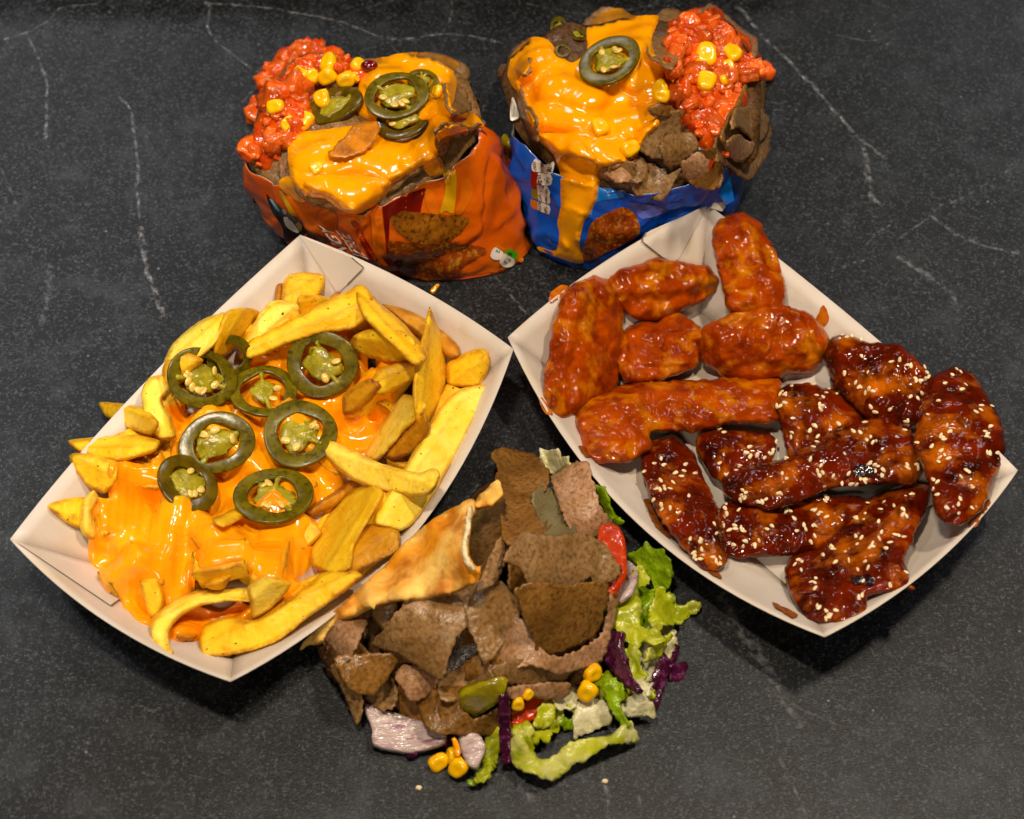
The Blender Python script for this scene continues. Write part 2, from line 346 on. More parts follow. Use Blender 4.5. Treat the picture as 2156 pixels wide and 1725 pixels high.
def slab(name, x0, x1, y0, y1, z0, z1, mat, parent=None):
    V = [(x, y, z) for z in (z0, z1) for y in (y0, y1) for x in (x0, x1)]
    F = [(0, 2, 3, 1), (4, 5, 7, 6), (0, 1, 5, 4), (2, 6, 7, 3), (0, 4, 6, 2), (1, 3, 7, 5)]
    return mesh(name, V, F, mat, parent, smooth=False)
M['stone'] = table_material()
TABLE = slab('counter_top', -0.55, 0.55, -0.5, 0.62, -0.03, 0.0, M['stone'])
tag(TABLE, 'dark grey speckled stone counter with pale veins under all the food', 'counter', kind='structure')
UP = slab('shadow_blocker', -0.30, 0.16, 0.305, 0.33, 0.0, 0.05, M['stone']); tag(UP, 'low dark stone upstand added out of view to shade the back edge of the counter', 'blocker', kind='structure')  # unseen bar, added to cast the dark band at the back
def vein_material():
    m = bpy.data.materials.new('stone_vein'); m.use_nodes = True; nt = m.node_tree; N = nt.nodes; L = nt.links
    b = N['Principled BSDF']; at = N.new('ShaderNodeAttribute'); at.attribute_name = 'across'
    tc = N.new('ShaderNodeTexCoord'); n = N.new('ShaderNodeTexNoise'); n.inputs['Scale'].default_value = 260; n.inputs['Detail'].default_value = 8
    L.new(tc.outputs['Object'], n.inputs['Vector'])
    mr = N.new('ShaderNodeMapRange'); mr.inputs['From Min'].default_value = 0.42; mr.inputs['From Max'].default_value = 0.64; L.new(n.outputs['Fac'], mr.inputs[0])
    mu = N.new('ShaderNodeMath'); mu.operation = 'MULTIPLY'; L.new(at.outputs['Fac'], mu.inputs[0]); L.new(mr.outputs[0], mu.inputs[1])
    L.new(mu.outputs[0], b.inputs['Alpha']); b.inputs['Base Color'].default_value = (0.2, 0.2, 0.204, 1); b.inputs['Roughness'].default_value = 0.55
    return m
M['vein'] = vein_material()
veins = [([(53, 70), (70, 101), (96, 164), (98, 219), (96, 300)], 7, .7), ([(0, 84), (53, 70), (101, 43), (133, 16), (219, 8)], 5, .7),
 ([(250, 203), (273, 230), (283, 289), (291, 351), (289, 398), (295, 469)], 7, .75), ([(295, 469), (308, 562), (324, 609), (346, 670)], 12, .8),
 ([(426, 0), (441, 16), (437, 58), (461, 94), (508, 129), (558, 160)], 6, .75), ([(426, 8), (508, 12), (569, 18), (640, 30), (720, 46), (790, 74), (850, 82), (930, 72), (1000, 78), (1065, 92)], 6, .8),
 ([(952, -4), (948, 40), (930, 72)], 5, .6), ([(105, 555), (100, 625), (86, 690)], 14, .35), ([(0, 351), (39, 437)], 6, .3), ([(558, 160), (508, 215), (462, 226)], 5, .35),
 ([(1544, 8), (1567, 27), (1602, 74), (1653, 121), (1716, 187), (1770, 250), (1817, 297), (1868, 336)], 9, .8), ([(1815, 295), (1825, 344), (1831, 406), (1852, 432)], 13, .75),
 ([(1825, 515), (1840, 496), (1876, 472)], 6, .5), ([(1747, 574), (1817, 547)], 6, .6), ([(1887, 507), (1907, 492), (1950, 461), (1981, 433), (2024, 418), (2156, 340)], 6, .4),
 ([(1954, 449), (2012, 492), (2075, 519), (2156, 536)], 7, .5), ([(1890, 537), (1926, 562), (1970, 594)], 16, .6), ([(1970, 594), (2005, 621), (2020, 656)], 8, .6),
 ([(1614, 219), (1653, 215)], 10, .4), ([(1626, 234), (1700, 213)], 5, .45), ([(1720, 60), (1810, 85), (1850, 82)], 5, .35),
 ([(1515, 1245), (1548, 1310), (1600, 1385), (1636, 1440)], 22, .5), ([(1636, 1440), (1660, 1490), (1688, 1535)], 14, .45), ([(1265, 1596), (1275, 1660), (1284, 1694)], 7, .6),
 ([(1338, 1640), (1352, 1710)], 5, .4), ([(1640, 1590), (1672, 1660), (1700, 1725)], 6, .45), ([(1036, 575), (1075, 620), (1110, 664)], 6, .5), ([(1560, 1420), (1700, 1500), (1850, 1560)], 5, .25),
 ([(1092, 1648), (1112, 1668), (1122, 1690)], 16, .5), ([(285, 1480), (320, 1498), (345, 1480)], 6, .4), ([(2096, 1000), (2156, 972)], 5, .3), ([(1100, 6), (1240, 30), (1390, 8)], 5, .4), ([(700, 46), (760, 20), (830, 0)], 5, .3)]
for pts, w, a in veins:
    p = catmull(pts, 8); p = p + RNG.normal(0, 0.8, p.shape); c = unp(p, 0.00012)[:, :2]
    T = np.gradient(c, axis=0); Nn = np.stack([-T[:, 1], T[:, 0]], 1); Nn /= np.linalg.norm(Nn, axis=1)[:, None] + 1e-9
    n = len(c); ww = w * 0.7 * K * (0.75 + 0.5 * RNG.random(n)); ww[[0, -1]] *= 0.3
    V, A = [], []
    for s, al in ((-1, 0), (-.35, a), (.35, a), (1, 0)):
        V += np.c_[c + Nn * (s * ww)[:, None], np.full(n, 0.00012)].tolist()
        e = 0.75 + 0.35 * RNG.random(n); e[[0, -1]] = 0; A += (al * e).tolist()
    F = [(k * n + i, k * n + i + 1, (k + 1) * n + i + 1, (k + 1) * n + i) for k in range(3) for i in range(n - 1)]
    o = mesh('vein', V, [f[::-1] for f in F], M['vein'], TABLE)
    o.data.attributes.new('across', 'FLOAT', 'POINT').data.foreach_set('value', A)

# ------------------------------------------------------------------ two paper trays
def tray(corners, hc, dip, bow, inset_l, inset_s, label, tabs):
    R = unp(corners, hc * K); ctr = R.mean(0)[:2]; T = empty('paper_tray', (ctr[0], ctr[1], 0.0))
    tag(T, label, 'food tray', 'white paper food trays')
    zf = 0.0007; fc = []
    for i in range(4):                                      # corners run A (far) B C D; A-B and C-D are the short ends
        p = R[i][:2]; l = R[[3, 2, 1, 0][i]][:2] - p; s = R[[1, 0, 3, 2][i]][:2] - p
        fc.append(p + l / np.linalg.norm(l) * inset_l * K + s / np.linalg.norm(s) * inset_s * K)
    fc = np.array(fc); allV, allF = [], []
    nu, nv = 26, 8
    for i in range(4):
        j = (i + 1) % 4; short = i % 2 == 0
        a, b = R[i], R[j]; out = (a[:2] + b[:2]) / 2 - ctr; e = (b - a)[:2]; e = e / np.linalg.norm(e); nrm = np.array([e[1], -e[0]])
        if nrm @ out < 0: nrm = -nrm
        V = []
        for u in np.linspace(0, 1, nu):
            k = 4 * u * (1 - u); q = k
            rim = np.r_[a[:2] * (1 - u) + b[:2] * u + nrm * bow * K * (0.44 if short else 1) * k, a[2] - dip * K * (0.16 if short else 1) * k]
            fl = np.r_[fc[i] * (1 - u) + fc[j] * u + nrm * 10 * K * q, zf]
            for v in np.linspace(0, 1, nv):
                P = fl * (1 - v) + rim * v; P[2] -= 0.004 * math.sin(math.pi * v) * q
                P[2] = max(P[2], zf); V.append(P)
        V = np.array(V); F = [(x * nv + y, (x + 1) * nv + y, (x + 1) * nv + y + 1, x * nv + y + 1) for x in range(nu - 1) for y in range(nv - 1)]
        F = flip_up(V, F) if False else F
        c0 = np.r_[ctr, 0.05]
        F = [f if np.cross(V[f[1]] - V[f[0]], V[f[2]] - V[f[0]]) @ (c0 - V[f[0]]) > 0 else f[::-1] for f in F]
        w = mesh('end_wall' if short else 'side_wall', V, F, M['paper'], T); mod(w, 'SOLIDIFY', thickness=0.00045, offset=-1)
        off = len(allV); allV += V.tolist(); allF += [tuple(k + off for k in f) for f in F]; raster(V, F)
    # floor
    B = []
    for i in range(4):
        j = (i + 1) % 4; e = (fc[j] - fc[i]); e = e / np.linalg.norm(e); nrm = np.array([e[1], -e[0]]); o = (fc[i] + fc[j]) / 2 - ctr
        if nrm @ o < 0: nrm = -nrm
        for u in np.linspace(0, 1, nu)[:-1]: B.append(np.r_[fc[i] * (1 - u) + fc[j] * u + nrm * 10 * K * 4 * u * (1 - u), zf])
    V = [np.r_[ctr, zf]] + B; n = len(B); F = [(0, 1 + k, 1 + (k + 1) % n) for k in range(n)]
    V = np.array(V); F = flip_up(V, F); f = mesh('base', V, F, M['paper'], T); mod(f, 'SOLIDIFY', thickness=0.0004, offset=-1)
    raster(V, F); off = len(allV); allV += V.tolist(); allF += [tuple(k + off for k in q) for q in F]
    bv = BVHTree.FromPolygons([Vector(v) for v in allV], allF)
    for tb in tabs:
        decal('glued_tab', tb, bv, M['paper'], T, 0.0007, step=14)
        line('tab_edge', tb[1:4], bv, M['paper_line'], T, 1.1, 0.0009)
    return T, bv, fc, R
def cast(px, bv, off):
    out = []
    for d in rays(px):
        h = bv.ray_cast(Vector(CAM), Vector(d).normalized())
        if h[0] is None: out.append(None); continue
        n = h[1]; n = n if n.dot(Vector(d)) < 0 else -n; out.append(np.array(h[0] + n * off))
    ok = [k for k in range(len(out)) if out[k] is not None]
    if not ok: return None
    P = np.asarray(px)
    for k in range(len(out)):
        if out[k] is None:
            j = min(ok, key=lambda q: np.sum((P[q] - P[k]) ** 2)); z = out[j][2]; out[k] = unp([P[k]], z)[0]
    return np.array(out)
def decal(name, poly, bv, mat, parent, off, step=8, ragged=0.0, round_=False):
    V, F, B = tri2d(poly, step, ragged, round_=round_); W = cast(V, bv, off)
    if W is None: return None
    o = mesh(name, W, flip_up(W, F), mat, parent); return o
def line(name, pts, bv, mat, parent, w, off):
    P = lerp_path(pts, 24); T = np.gradient(P, axis=0); Nn = np.stack([-T[:, 1], T[:, 0]], 1); Nn /= np.linalg.norm(Nn, axis=1)[:, None] + 1e-9
    W = cast(np.vstack([P + Nn * w, P - Nn * w]), bv, off); n = len(P)
    if W is None: return
    F = flip_up(W, [(i, i + 1, n + i + 1, n + i) for i in range(n - 1)]); return mesh(name, W, F, mat, parent)
TRAY_L, BV_TL, FC_L, R_L = tray([(632, 495), (1080, 735), (485, 1434), (22, 1135)], 175, 71, 66, 120, 112,
    'white paper tray holding the cheese fries and jalapenos',
    [[(634, 498), (742, 542), (768, 563), (733, 598), (712, 618)], [(30, 1142), (232, 1278), (290, 1237), (318, 1203), (180, 1200)]])
TRAY_R, BV_TR, FC_R, R_R = tray([(1070, 710), (1490, 431), (2142, 990), (1736, 1340)], 175, 71, 66, 120, 112,
    'white paper tray holding the chicken wings', [[(1488, 434), (1361, 489), (1349, 507), (1395, 543), (1424, 552)]])

# ------------------------------------------------------------------ two cut-open snack bags
def bag_material(name, ca, cb, spot, s1=26):
    return material(name, ca, cb, spot, s1=s1, s2=14, spot_at=(.55, .8), rough=0.22, rough2=0.34, bump2=0.6, bscale2=38, bdist=0.004, bump=0.15, bscale=160, spec=0.6, coat=0.25)
M['bag_orange'] = bag_material('orange_film', (216, 98, 2), (196, 74, 2), (178, 52, 2))
M['bag_blue'] = bag_material('blue_film', (10, 92, 206), (4, 62, 164), (14, 120, 226))
M['bag_inside'] = material('silver_film', (176, 172, 166), (140, 136, 130), s1=60, rough=0.3, metallic=0.6, bump2=0.5, bscale2=90, bdist=0.003)
def bag(name, label, rows, mat, seed):
    """rows: (rim x, rim y, rim height, base x, base y) in picture units, heights in picture units too, around the loop"""
    rim = np.array([unp([(r[0], r[1])], r[2] * K)[0] for r in rows]); base = np.array([unp([(r[3], r[4])], 0.0006)[0] for r in rows])
    n = 14; Rm, Bs = (catmull(rim, n, True) * .6 + lerp_closed(rim, n) * .4), (catmull(base, n, True) * .6 + lerp_closed(base, n) * .4); m = len(Rm); nv = 34
    V = []
    ctr = Bs.mean(0); arc = np.arange(m)
    for v in np.linspace(0, 1, nv):
        P = Bs * (1 - v) + Rm * v; o = P - np.r_[ctr[:2], 0]; o[:, 2] = 0; o /= np.linalg.norm(o, axis=1)[:, None]
        P = P + o * (0.005 * math.sin(math.pi * v))
        w = fbm(P, 45, seed, 3) * 0.0034 * min(1, v * 4) - 0.0030 * np.clip(1 - np.abs(vnoise(np.c_[P[:, :2], P[:, 2] * .6], 40, seed + 13)) * 5, 0, 1) * min(1, v * 3) + 0.0016 * np.clip(1 - np.abs(vnoise(P, 95, seed + 17)) * 4, 0, 1); P = P + o * w[:, None]
        w2 = vnoise(np.c_[P[:, :2] * 1.0, P[:, 2] * 0.25], 130, seed + 5) * 0.0009; P = P + o * w2[:, None]
        if v > 0.99: P[:, 2] += vnoise(P, 120, seed + 9) * 0.0018
        V.append(P)
    V = np.vstack(V); F = [(a * m + i, a * m + (i + 1) % m, (a + 1) * m + (i + 1) % m, (a + 1) * m + i) for a in range(nv - 1) for i in range(m)]
    ctr3 = np.r_[ctr[:2], 0.03]; F = [f if np.cross(V[f[1]] - V[f[0]], V[f[2]] - V[f[0]]) @ (V[f[0]] - ctr3) > 0 else f[::-1] for f in F]
    T = empty(name, (ctr[0], ctr[1], 0)); tag(T, label, 'snack bag', 'cut-open snack bags')
    o = mesh('film', V, F, mat, T); o.data.materials.append(M['bag_inside']); mod(o, 'SOLIDIFY', thickness=0.0004, offset=-1, material_offset=1, material_offset_rim=1)
    fl = [tuple(range(m))]; g = mesh('bottom', Bs + [0, 0, 0.0004], fl, mat, T, smooth=False); raster(V, F)
    bv = BVHTree.FromPolygons([Vector(v) for v in V], F)
    return o, bv, Rm
OB, BV_O, RIM_O = bag('snack_bag', 'orange snack bag cut open and heaped with cheese, salsa and corn',
  [(585, 391, 225, 628, 525), (660, 428, 228, 715, 556), (742, 452, 232, 790, 574), (800, 438, 235, 826, 578), (925, 374, 252, 945, 592), (985, 320, 268, 1058, 572), (1025, 272, 285, 1112, 525),
   (990, 235, 215, 1060, 400), (830, 190, 200, 870, 330), (650, 190, 190, 690, 320), (555, 270, 200, 600, 390), (530, 345, 222, 592, 492)], M['bag_orange'], 3)
BB, BV_B, RIM_B = bag('snack_bag', 'blue snack bag cut open with cheese running down its front',
  [(1070, 276, 262, 1135, 524), (1150, 340, 245, 1192, 558), (1262, 392, 240, 1290, 574), (1400, 398, 250, 1420, 545), (1535, 350, 268, 1515, 500),
   (1552, 240, 200, 1525, 345), (1350, 150, 200, 1350, 260), (1180, 140, 205, 1190, 270), (1082, 200, 270, 1136, 395)], M['bag_blue'], 5)
def flat(name, c, **k): M[name] = material(name, c, **{**dict(rough=0.25, coat=0.2), **k})
flat('print_white', (226, 214, 198)); flat('print_black', (24, 10, 10)); flat('print_red', (150, 14, 4)); flat('print_green', (70, 140, 14)); flat('print_amber', (206, 110, 8))
flat('print_orange', (214, 104, 4)); flat('print_yellow', (206, 150, 6)); flat('print_cyan', (130, 190, 210)); flat('print_darkred', (108, 14, 4)); flat('print_sky', (20, 128, 226))
flat('print_olive', (130, 120, 10)); flat('print_violet', (84, 92, 170))
M['print_chip'] = material('print_chip', (150, 92, 12), (110, 58, 8), (74, 30, 4), s1=180, s2=420, spot_at=(.5, .65), rough=0.25, coat=0.2)
M['print_chip_red'] = material('print_chip_red', (150, 62, 6), (104, 30, 2), (166, 112, 18), s1=160, s2=420, spot_at=(.5, .65), rough=0.25, coat=0.2)
def text(name, body, bv, mat, parent, org, xd, yd, off, shear=0.0, bold=0.0):
    """lettering printed on a bag: org = picture point of the baseline start, xd = advance of one letter height along the line, yd = one letter height upwards"""
    cu = bpy.data.curves.new(name, 'FONT'); cu.body = body; cu.size = 1.0; cu.shear = shear; cu.offset = bold; cu.resolution_u = 2
    ob = bpy.data.objects.new(name, cu); me = bpy.data.meshes.new_from_object(ob); bm = bmesh.new(); bm.from_mesh(me); bmesh.ops.triangulate(bm, faces=bm.faces)
    V = np.array([v.co[:2] for v in bm.verts]); F = [tuple(v.index for v in f.verts) for f in bm.faces]; bm.free()
    px = np.array(org) + V[:, :1] * np.array(xd) + V[:, 1:] * np.array(yd); W = cast(px, bv, off)
    bpy.data.objects.remove(ob); bpy.data.curves.remove(cu); bpy.data.meshes.remove(me)
    if W is not None: mesh(name, W, flip_up(W, F), mat, parent, smooth=False)
z1, z2, z3, z4 = 0.0004, 0.0007, 0.001, 0.0013
# orange bag: front-right panel with two chips under pouring cheese, front-left panel with lettering, left panel with a black and white mark
decal('printed_panel', cA([(1010, 1170), (1180, 1080), (1300, 1040), (1250, 1250), (1060, 1240), (1050, 1560)]), BV_O, M['print_darkred'], OB, z1)
decal('printed_panel', cA([(930, 1190), (1000, 1170), (1070, 1600), (960, 1530)]), BV_O, M['print_orange'], OB, z1)
decal('printed_cheese_stream', cA([(1400, 800), (1470, 860), (1500, 1000), (1480, 1210), (1430, 1190), (1390, 1210), (1430, 1050), (1410, 940)]), BV_O, M['print_yellow'], OB, z1, round_=True)
decal('printed_cheese_stream', cA([(1290, 1060), (1340, 1060), (1390, 1210), (1330, 1210), (1300, 1150)]), BV_O, M['print_orange'], OB, z1, round_=True)
decal('printed_cheese_stream', cA([(1530, 1010), (1580, 980), (1610, 1080), (1530, 1220), (1490, 1210), (1520, 1120)]), BV_O, M['print_orange'], OB, z1, round_=True)
decal('printed_chip', cA([(1060, 1250), (1130, 1200), (1350, 1215), (1580, 1235), (1540, 1320), (1440, 1400), (1300, 1415), (1160, 1370)]), BV_O, M['print_chip'], OB, z2, ragged=2, round_=True)
decal('printed_chip', cA([(1040, 1410), (1080, 1385), (1300, 1420), (1450, 1400), (1680, 1430), (1690, 1470), (1560, 1530), (1500, 1610), (1330, 1650), (1120, 1580)]), BV_O, M['print_chip_red'], OB, z2, ragged=2, round_=True)
text('printed_lettering', 'TANGY', BV_O, M['print_white'], OB, (776, 573), (-23.5, -27.3), (-44, -17), z2 + .0003, 0.0, 0.015)
text('printed_lettering', 'CHEESE', BV_O, M['print_white'], OB, (796, 575), (-17.6, -24.5), (-40, -15), z2 + .0003, 0.0, 0.015)
decal('printed_panel', [(738, 467), (748, 463), (800, 556), (789, 566)], BV_O, M['print_red'], OB, z1)
text('printed_lettering', 'FLAVOUR CORN CHIPS', BV_O, M['print_orange'], OB, (797, 553), (-4.5, -7.2), (-10, -3), z2, 0.0, 0.0)
text('printed_lettering', 'VO', BV_O, M['print_orange'], OB, (938, 322), (12, -9), (-6, -16), z2)
decal('printed_mark', cA([(255, 1080), (300, 1130), (380, 1200), (470, 1260), (520, 1340), (470, 1360), (380, 1400), (360, 1300), (290, 1190)]), BV_O, M['print_black'], OB, z1, round_=True)
decal('printed_mark', cA([(280, 1110), (300, 1120), (345, 1180), (350, 1200), (320, 1180)]), BV_O, M['print_cyan'], OB, z2, round_=True)
decal('printed_mark', cA([(360, 1180), (385, 1180), (395, 1210), (375, 1215)]), BV_O, M['print_white'], OB, z2, round_=True)
decal('printed_mark', cA([(370, 1230), (400, 1230), (450, 1290), (480, 1340), (440, 1330), (385, 1290)]), BV_O, M['print_white'], OB, z2, round_=True)
decal('printed_edge', cA([(340, 1060), (365, 1060), (500, 1300), (490, 1330), (465, 1310)]), BV_O, M['print_yellow'], OB, z2)
cN = crop(1340, 640, 160, 2123)
decal('nutrition_patch', cN([(690, 640), (800, 640), (1070, 760), (1000, 880), (720, 730)]), BV_O, M['print_amber'], OB, z1, step=5)
decal('nutrition_patch', cN([(690, 720), (980, 930), (860, 1170), (640, 1180), (500, 1060), (560, 860)]), BV_O, M['print_white'], OB, z2, step=5, round_=True)
decal('nutrition_patch', cN([(1060, 820), (1250, 790), (1480, 930), (1530, 1060), (1450, 1190), (1010, 960)]), BV_O, M['print_green'], OB, z2, step=5)
decal('nutrition_patch', cN([(1000, 960), (1420, 1200), (1320, 1420), (1100, 1480), (930, 1420), (840, 1230)]), BV_O, M['print_white'], OB, z2, step=5, round_=True)
decal('nutrition_patch', cN([(1560, 1120), (1760, 1150), (1740, 1300), (1480, 1240)]), BV_O, M['print_amber'], OB, z2, step=5)
text('printed_lettering', '1.1g', BV_O, M['print_black'], OB, cN([(1040, 1110)])[0], (6.5, 3.4), (3.2, -6.4), z3, 0, 0.02)
text('printed_lettering', 'Sat', BV_O, M['print_black'], OB, cN([(960, 1260)])[0], (6.5, 3.4), (3.2, -6.4), z3, 0, 0.02)
text('printed_lettering', '0.4', BV_O, M['print_black'], OB, cN([(680, 870)])[0], (6.5, 3.4), (3.2, -6.4), z3, 0, 0.02)
text('printed_lettering', '6%', BV_O, M['print_black'], OB, cN([(1130, 960)])[0], (6.5, 3.4), (3.2, -6.4), z3, 0, 0.02)
# side fin of the orange bag
def fin(poly, zs, mat, parent, name='side_seal'):
    P = np.array([unp([p], z * K)[0] for p, z in zip(poly, zs)]); n = len(P) // 2
    F = flip_up(P, [(i, i + 1, len(P) - 2 - i, len(P) - 1 - i) for i in range(n - 1)]); o = mesh(name, P, F, mat, parent, smooth=n > 2); mod(o, 'SOLIDIFY', thickness=0.0005, offset=0)
    if n > 2: mod(o, 'SUBSURF', levels=2, render_levels=2)
    return o
M['film_red'] = bag_material('dark_red_film', (128, 12, 4), (86, 6, 4), (150, 24, 8), s1=60)
fin(cA([(1690, 650), (1740, 780), (1860, 1060), (1930, 1330), (1955, 1400), (1900, 1440), (1840, 1330), (1760, 1060), (1660, 760), (1600, 640)]),
    [292, 250, 150, 60, 30, 30, 70, 170, 262, 290], M['film_red'], OB)
# blue bag: nutrition strip reading downwards, chip picture, pale flare, side seal
cP = crop(1440, 420, 200, 1568)
decal('nutrition_patch', cP([(510, 205), (900, 240), (940, 320), (900, 510), (860, 545), (460, 480), (435, 360)]), BV_B, M['print_white'], BB, z1, step=5)
decal('nutrition_patch', cP([(590, 515), (860, 550), (900, 640), (870, 780), (780, 800), (555, 765)]), BV_B, M['print_white'], BB, z1, step=5)
decal('nutrition_patch', cP([(560, 780), (780, 810), (850, 950), (830, 1020), (870, 1130), (830, 1210), (590, 1130)]), BV_B, M['print_white'], BB, z1, step=5)
decal('nutrition_patch', cP([(580, 1150), (820, 1220), (865, 1300), (830, 1430), (570, 1350)]), BV_B, M['print_white'], BB, z1, step=5)
decal('nutrition_patch', cP([(425, 480), (585, 520), (550, 770), (570, 850), (450, 840), (415, 740)]), BV_B, M['print_red'], BB, z1, step=5)
decal('nutrition_patch', cP([(450, 860), (570, 870), (590, 1110), (470, 1080), (440, 960)]), BV_B, M['print_olive'], BB, z1, step=5)
decal('nutrition_patch', cP([(430, 1100), (575, 1140), (565, 1345), (450, 1290), (415, 1190)]), BV_B, M['print_amber'], BB, z1, step=5)
dn, up = (0.6, 8.6), (8.6, -0.2)
for s, p, k in (('837kJ', (800, 290), 1.05), ('199kcal', (655, 240), .98), ('10%*', (480, 260), 1.1), ('Fat', (760, 600), 1.1), ('10.2g', (600, 550), 1.15), ('Saturates', (745, 840), .8), ('1.1g', (620, 880), 1), ('Sugars', (765, 1040), .7), ('0.7g', (620, 1040), .9), ('Salt', (740, 1260), 1), ('0.53g', (600, 1170), 1)):
    text('printed_lettering', s, BV_B, M['print_black'], BB, cP([p])[0], (dn[0] * k, dn[1] * k), (up[0] * k, up[1] * k), z3, 0, 0.015)
decal('printed_chip', cB([(690, 1430), (760, 1370), (880, 1320), (960, 1350), (990, 1440), (980, 1500), (700, 1650), (620, 1640), (650, 1540)]), BV_B, M['print_chip_red'], BB, z2, ragged=2, round_=True)
decal('printed_flare', cB([(920, 1290), (1040, 1300), (1180, 1340), (1010, 1400), (960, 1330)]), BV_B, M['print_violet'], BB, z1, round_=True)
decal('printed_flare', cB([(740, 1200), (900, 1230), (880, 1260), (720, 1290), (690, 1380), (680, 1340)]), BV_B, M['print_sky'], BB, z1, round_=True)
fin(cB([(1570, 1120), (1600, 1280), (1545, 1310), (1500, 1240)]), [232, 185, 178, 205], material('light_blue_film', (22, 132, 232), (10, 108, 216), s1=90, rough=0.25, coat=0.3), BB)
fin(cB([(1490, 1240), (1545, 1320), (1520, 1350), (1450, 1330)]), [190, 165, 160, 175], M['print_white'], BB)
fin(cB([(176, 610), (196, 604), (228, 730), (232, 760), (170, 790), (166, 760)]), [296, 300, 285, 280, 276, 280], M['print_white'], BB, 'barcode_seal')
for k in range(6):
    x = 176 + k * 9
    fin(cB([(x, 640), (x + 3, 640), (x + 8, 745), (x + 5, 745)]), [294, 294, 284, 284], M['print_black'], BB, 'barcode_bar')
# what fills each bag to the rim
def heap(out, rise, name, label, mat, seed):
    """out: outline of the contents in picture units with heights"""
    rim = np.array([unp([(p[0], p[1])], p[2] * K)[0] for p in out]); rim = catmull(rim, 5, True)
    c = rim.mean(0); V = [np.r_[c[:2], rim[:, 2].mean() + rise]]; n = len(rim); rings = 12
    for k in range(1, rings + 1):
        s = k / rings; P = c + (rim - c) * s; P[:, 2] = rim[:, 2] * s + rim[:, 2].mean() * (1 - s) + rise * (1 - s * s) - 0.002
        P[:, 2] += fbm(P, 70, seed, 2) * 0.004; V += list(P)
    for s, dz in ((.97, -.006), (.8, -.02), (.66, -.045)):
        P = c + (rim - c) * s; P[:, 2] = rim[:, 2] + dz; V += list(P)
    rings += 2
    V = np.array(V); F = [(0, 1 + i, 1 + (i + 1) % n) for i in range(n)] + [(1 + k * n + i, 1 + (k + 1) * n + i, 1 + (k + 1) * n + (i + 1) % n, 1 + k * n + (i + 1) % n) for k in range(rings) for i in range(n)]
    if np.cross(V[2] - V[1], V[0] - V[1])[2] < 0: F = [f[::-1] for f in F]
    o = mesh(name, V, F, mat); tag(o, label, 'meat'); raster(V, F); return o
heap([(518, 320, 235), (535, 250, 262), (560, 185, 280), (640, 110, 292), (740, 122, 300), (860, 116, 305), (958, 138, 305), (1000, 205, 298), (1014, 262, 288), (975, 315, 272), (925, 366, 254), (800, 432, 238), (742, 446, 234), (660, 420, 230), (590, 384, 227), (535, 350, 226)], 0.008,
     'meat_filling', 'brown doner meat packed inside the orange bag under the cheese', M['meat'], 2)
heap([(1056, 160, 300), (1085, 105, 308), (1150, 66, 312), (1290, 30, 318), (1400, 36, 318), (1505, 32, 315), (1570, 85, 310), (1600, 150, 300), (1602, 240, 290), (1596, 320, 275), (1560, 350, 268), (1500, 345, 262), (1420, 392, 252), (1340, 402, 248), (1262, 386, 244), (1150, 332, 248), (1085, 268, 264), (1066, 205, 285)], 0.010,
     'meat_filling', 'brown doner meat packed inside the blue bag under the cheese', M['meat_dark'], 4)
# ------------------------------------------------------------------ shapes laid on what is already there
def drop(pts, rad, ft, sink=0.9, stiff=True, lift=0.0, H=None, start=0.05):
    """pts in picture units, rad in picture units: world path resting on the height map"""
    H = HM if H is None else H
    pts = np.asarray(pts, float); rad = np.asarray(rad, float) * K; z = np.maximum(rad * ft + 0.001, start)
    for _ in range(9):
        W = unp(pts, z); sup = []
        for p, r in zip(W, rad):
            o = [(p[0] + r * a, p[1] + r * b) for a in (-.55, 0, .55) for b in (-.55, 0, .55)]; o = np.array(o)
            sup.append(np.percentile(hat(H, o[:, 0], o[:, 1]), 62))
        zt = np.array(sup) + rad * ft * sink + lift
        if stiff and len(pts) > 1:
            d = np.r_[0, np.cumsum(np.linalg.norm(np.diff(W[:, :2], axis=0), axis=1))]; A = np.polyfit(d, zt, 1); fit = np.polyval(A, d)
            fit = fit + 0.45 * max(0, (zt - fit).max()); zt = fit * 0.75 + zt * 0.25
        z = 0.5 * z + 0.5 * zt
    return unp(pts, z)
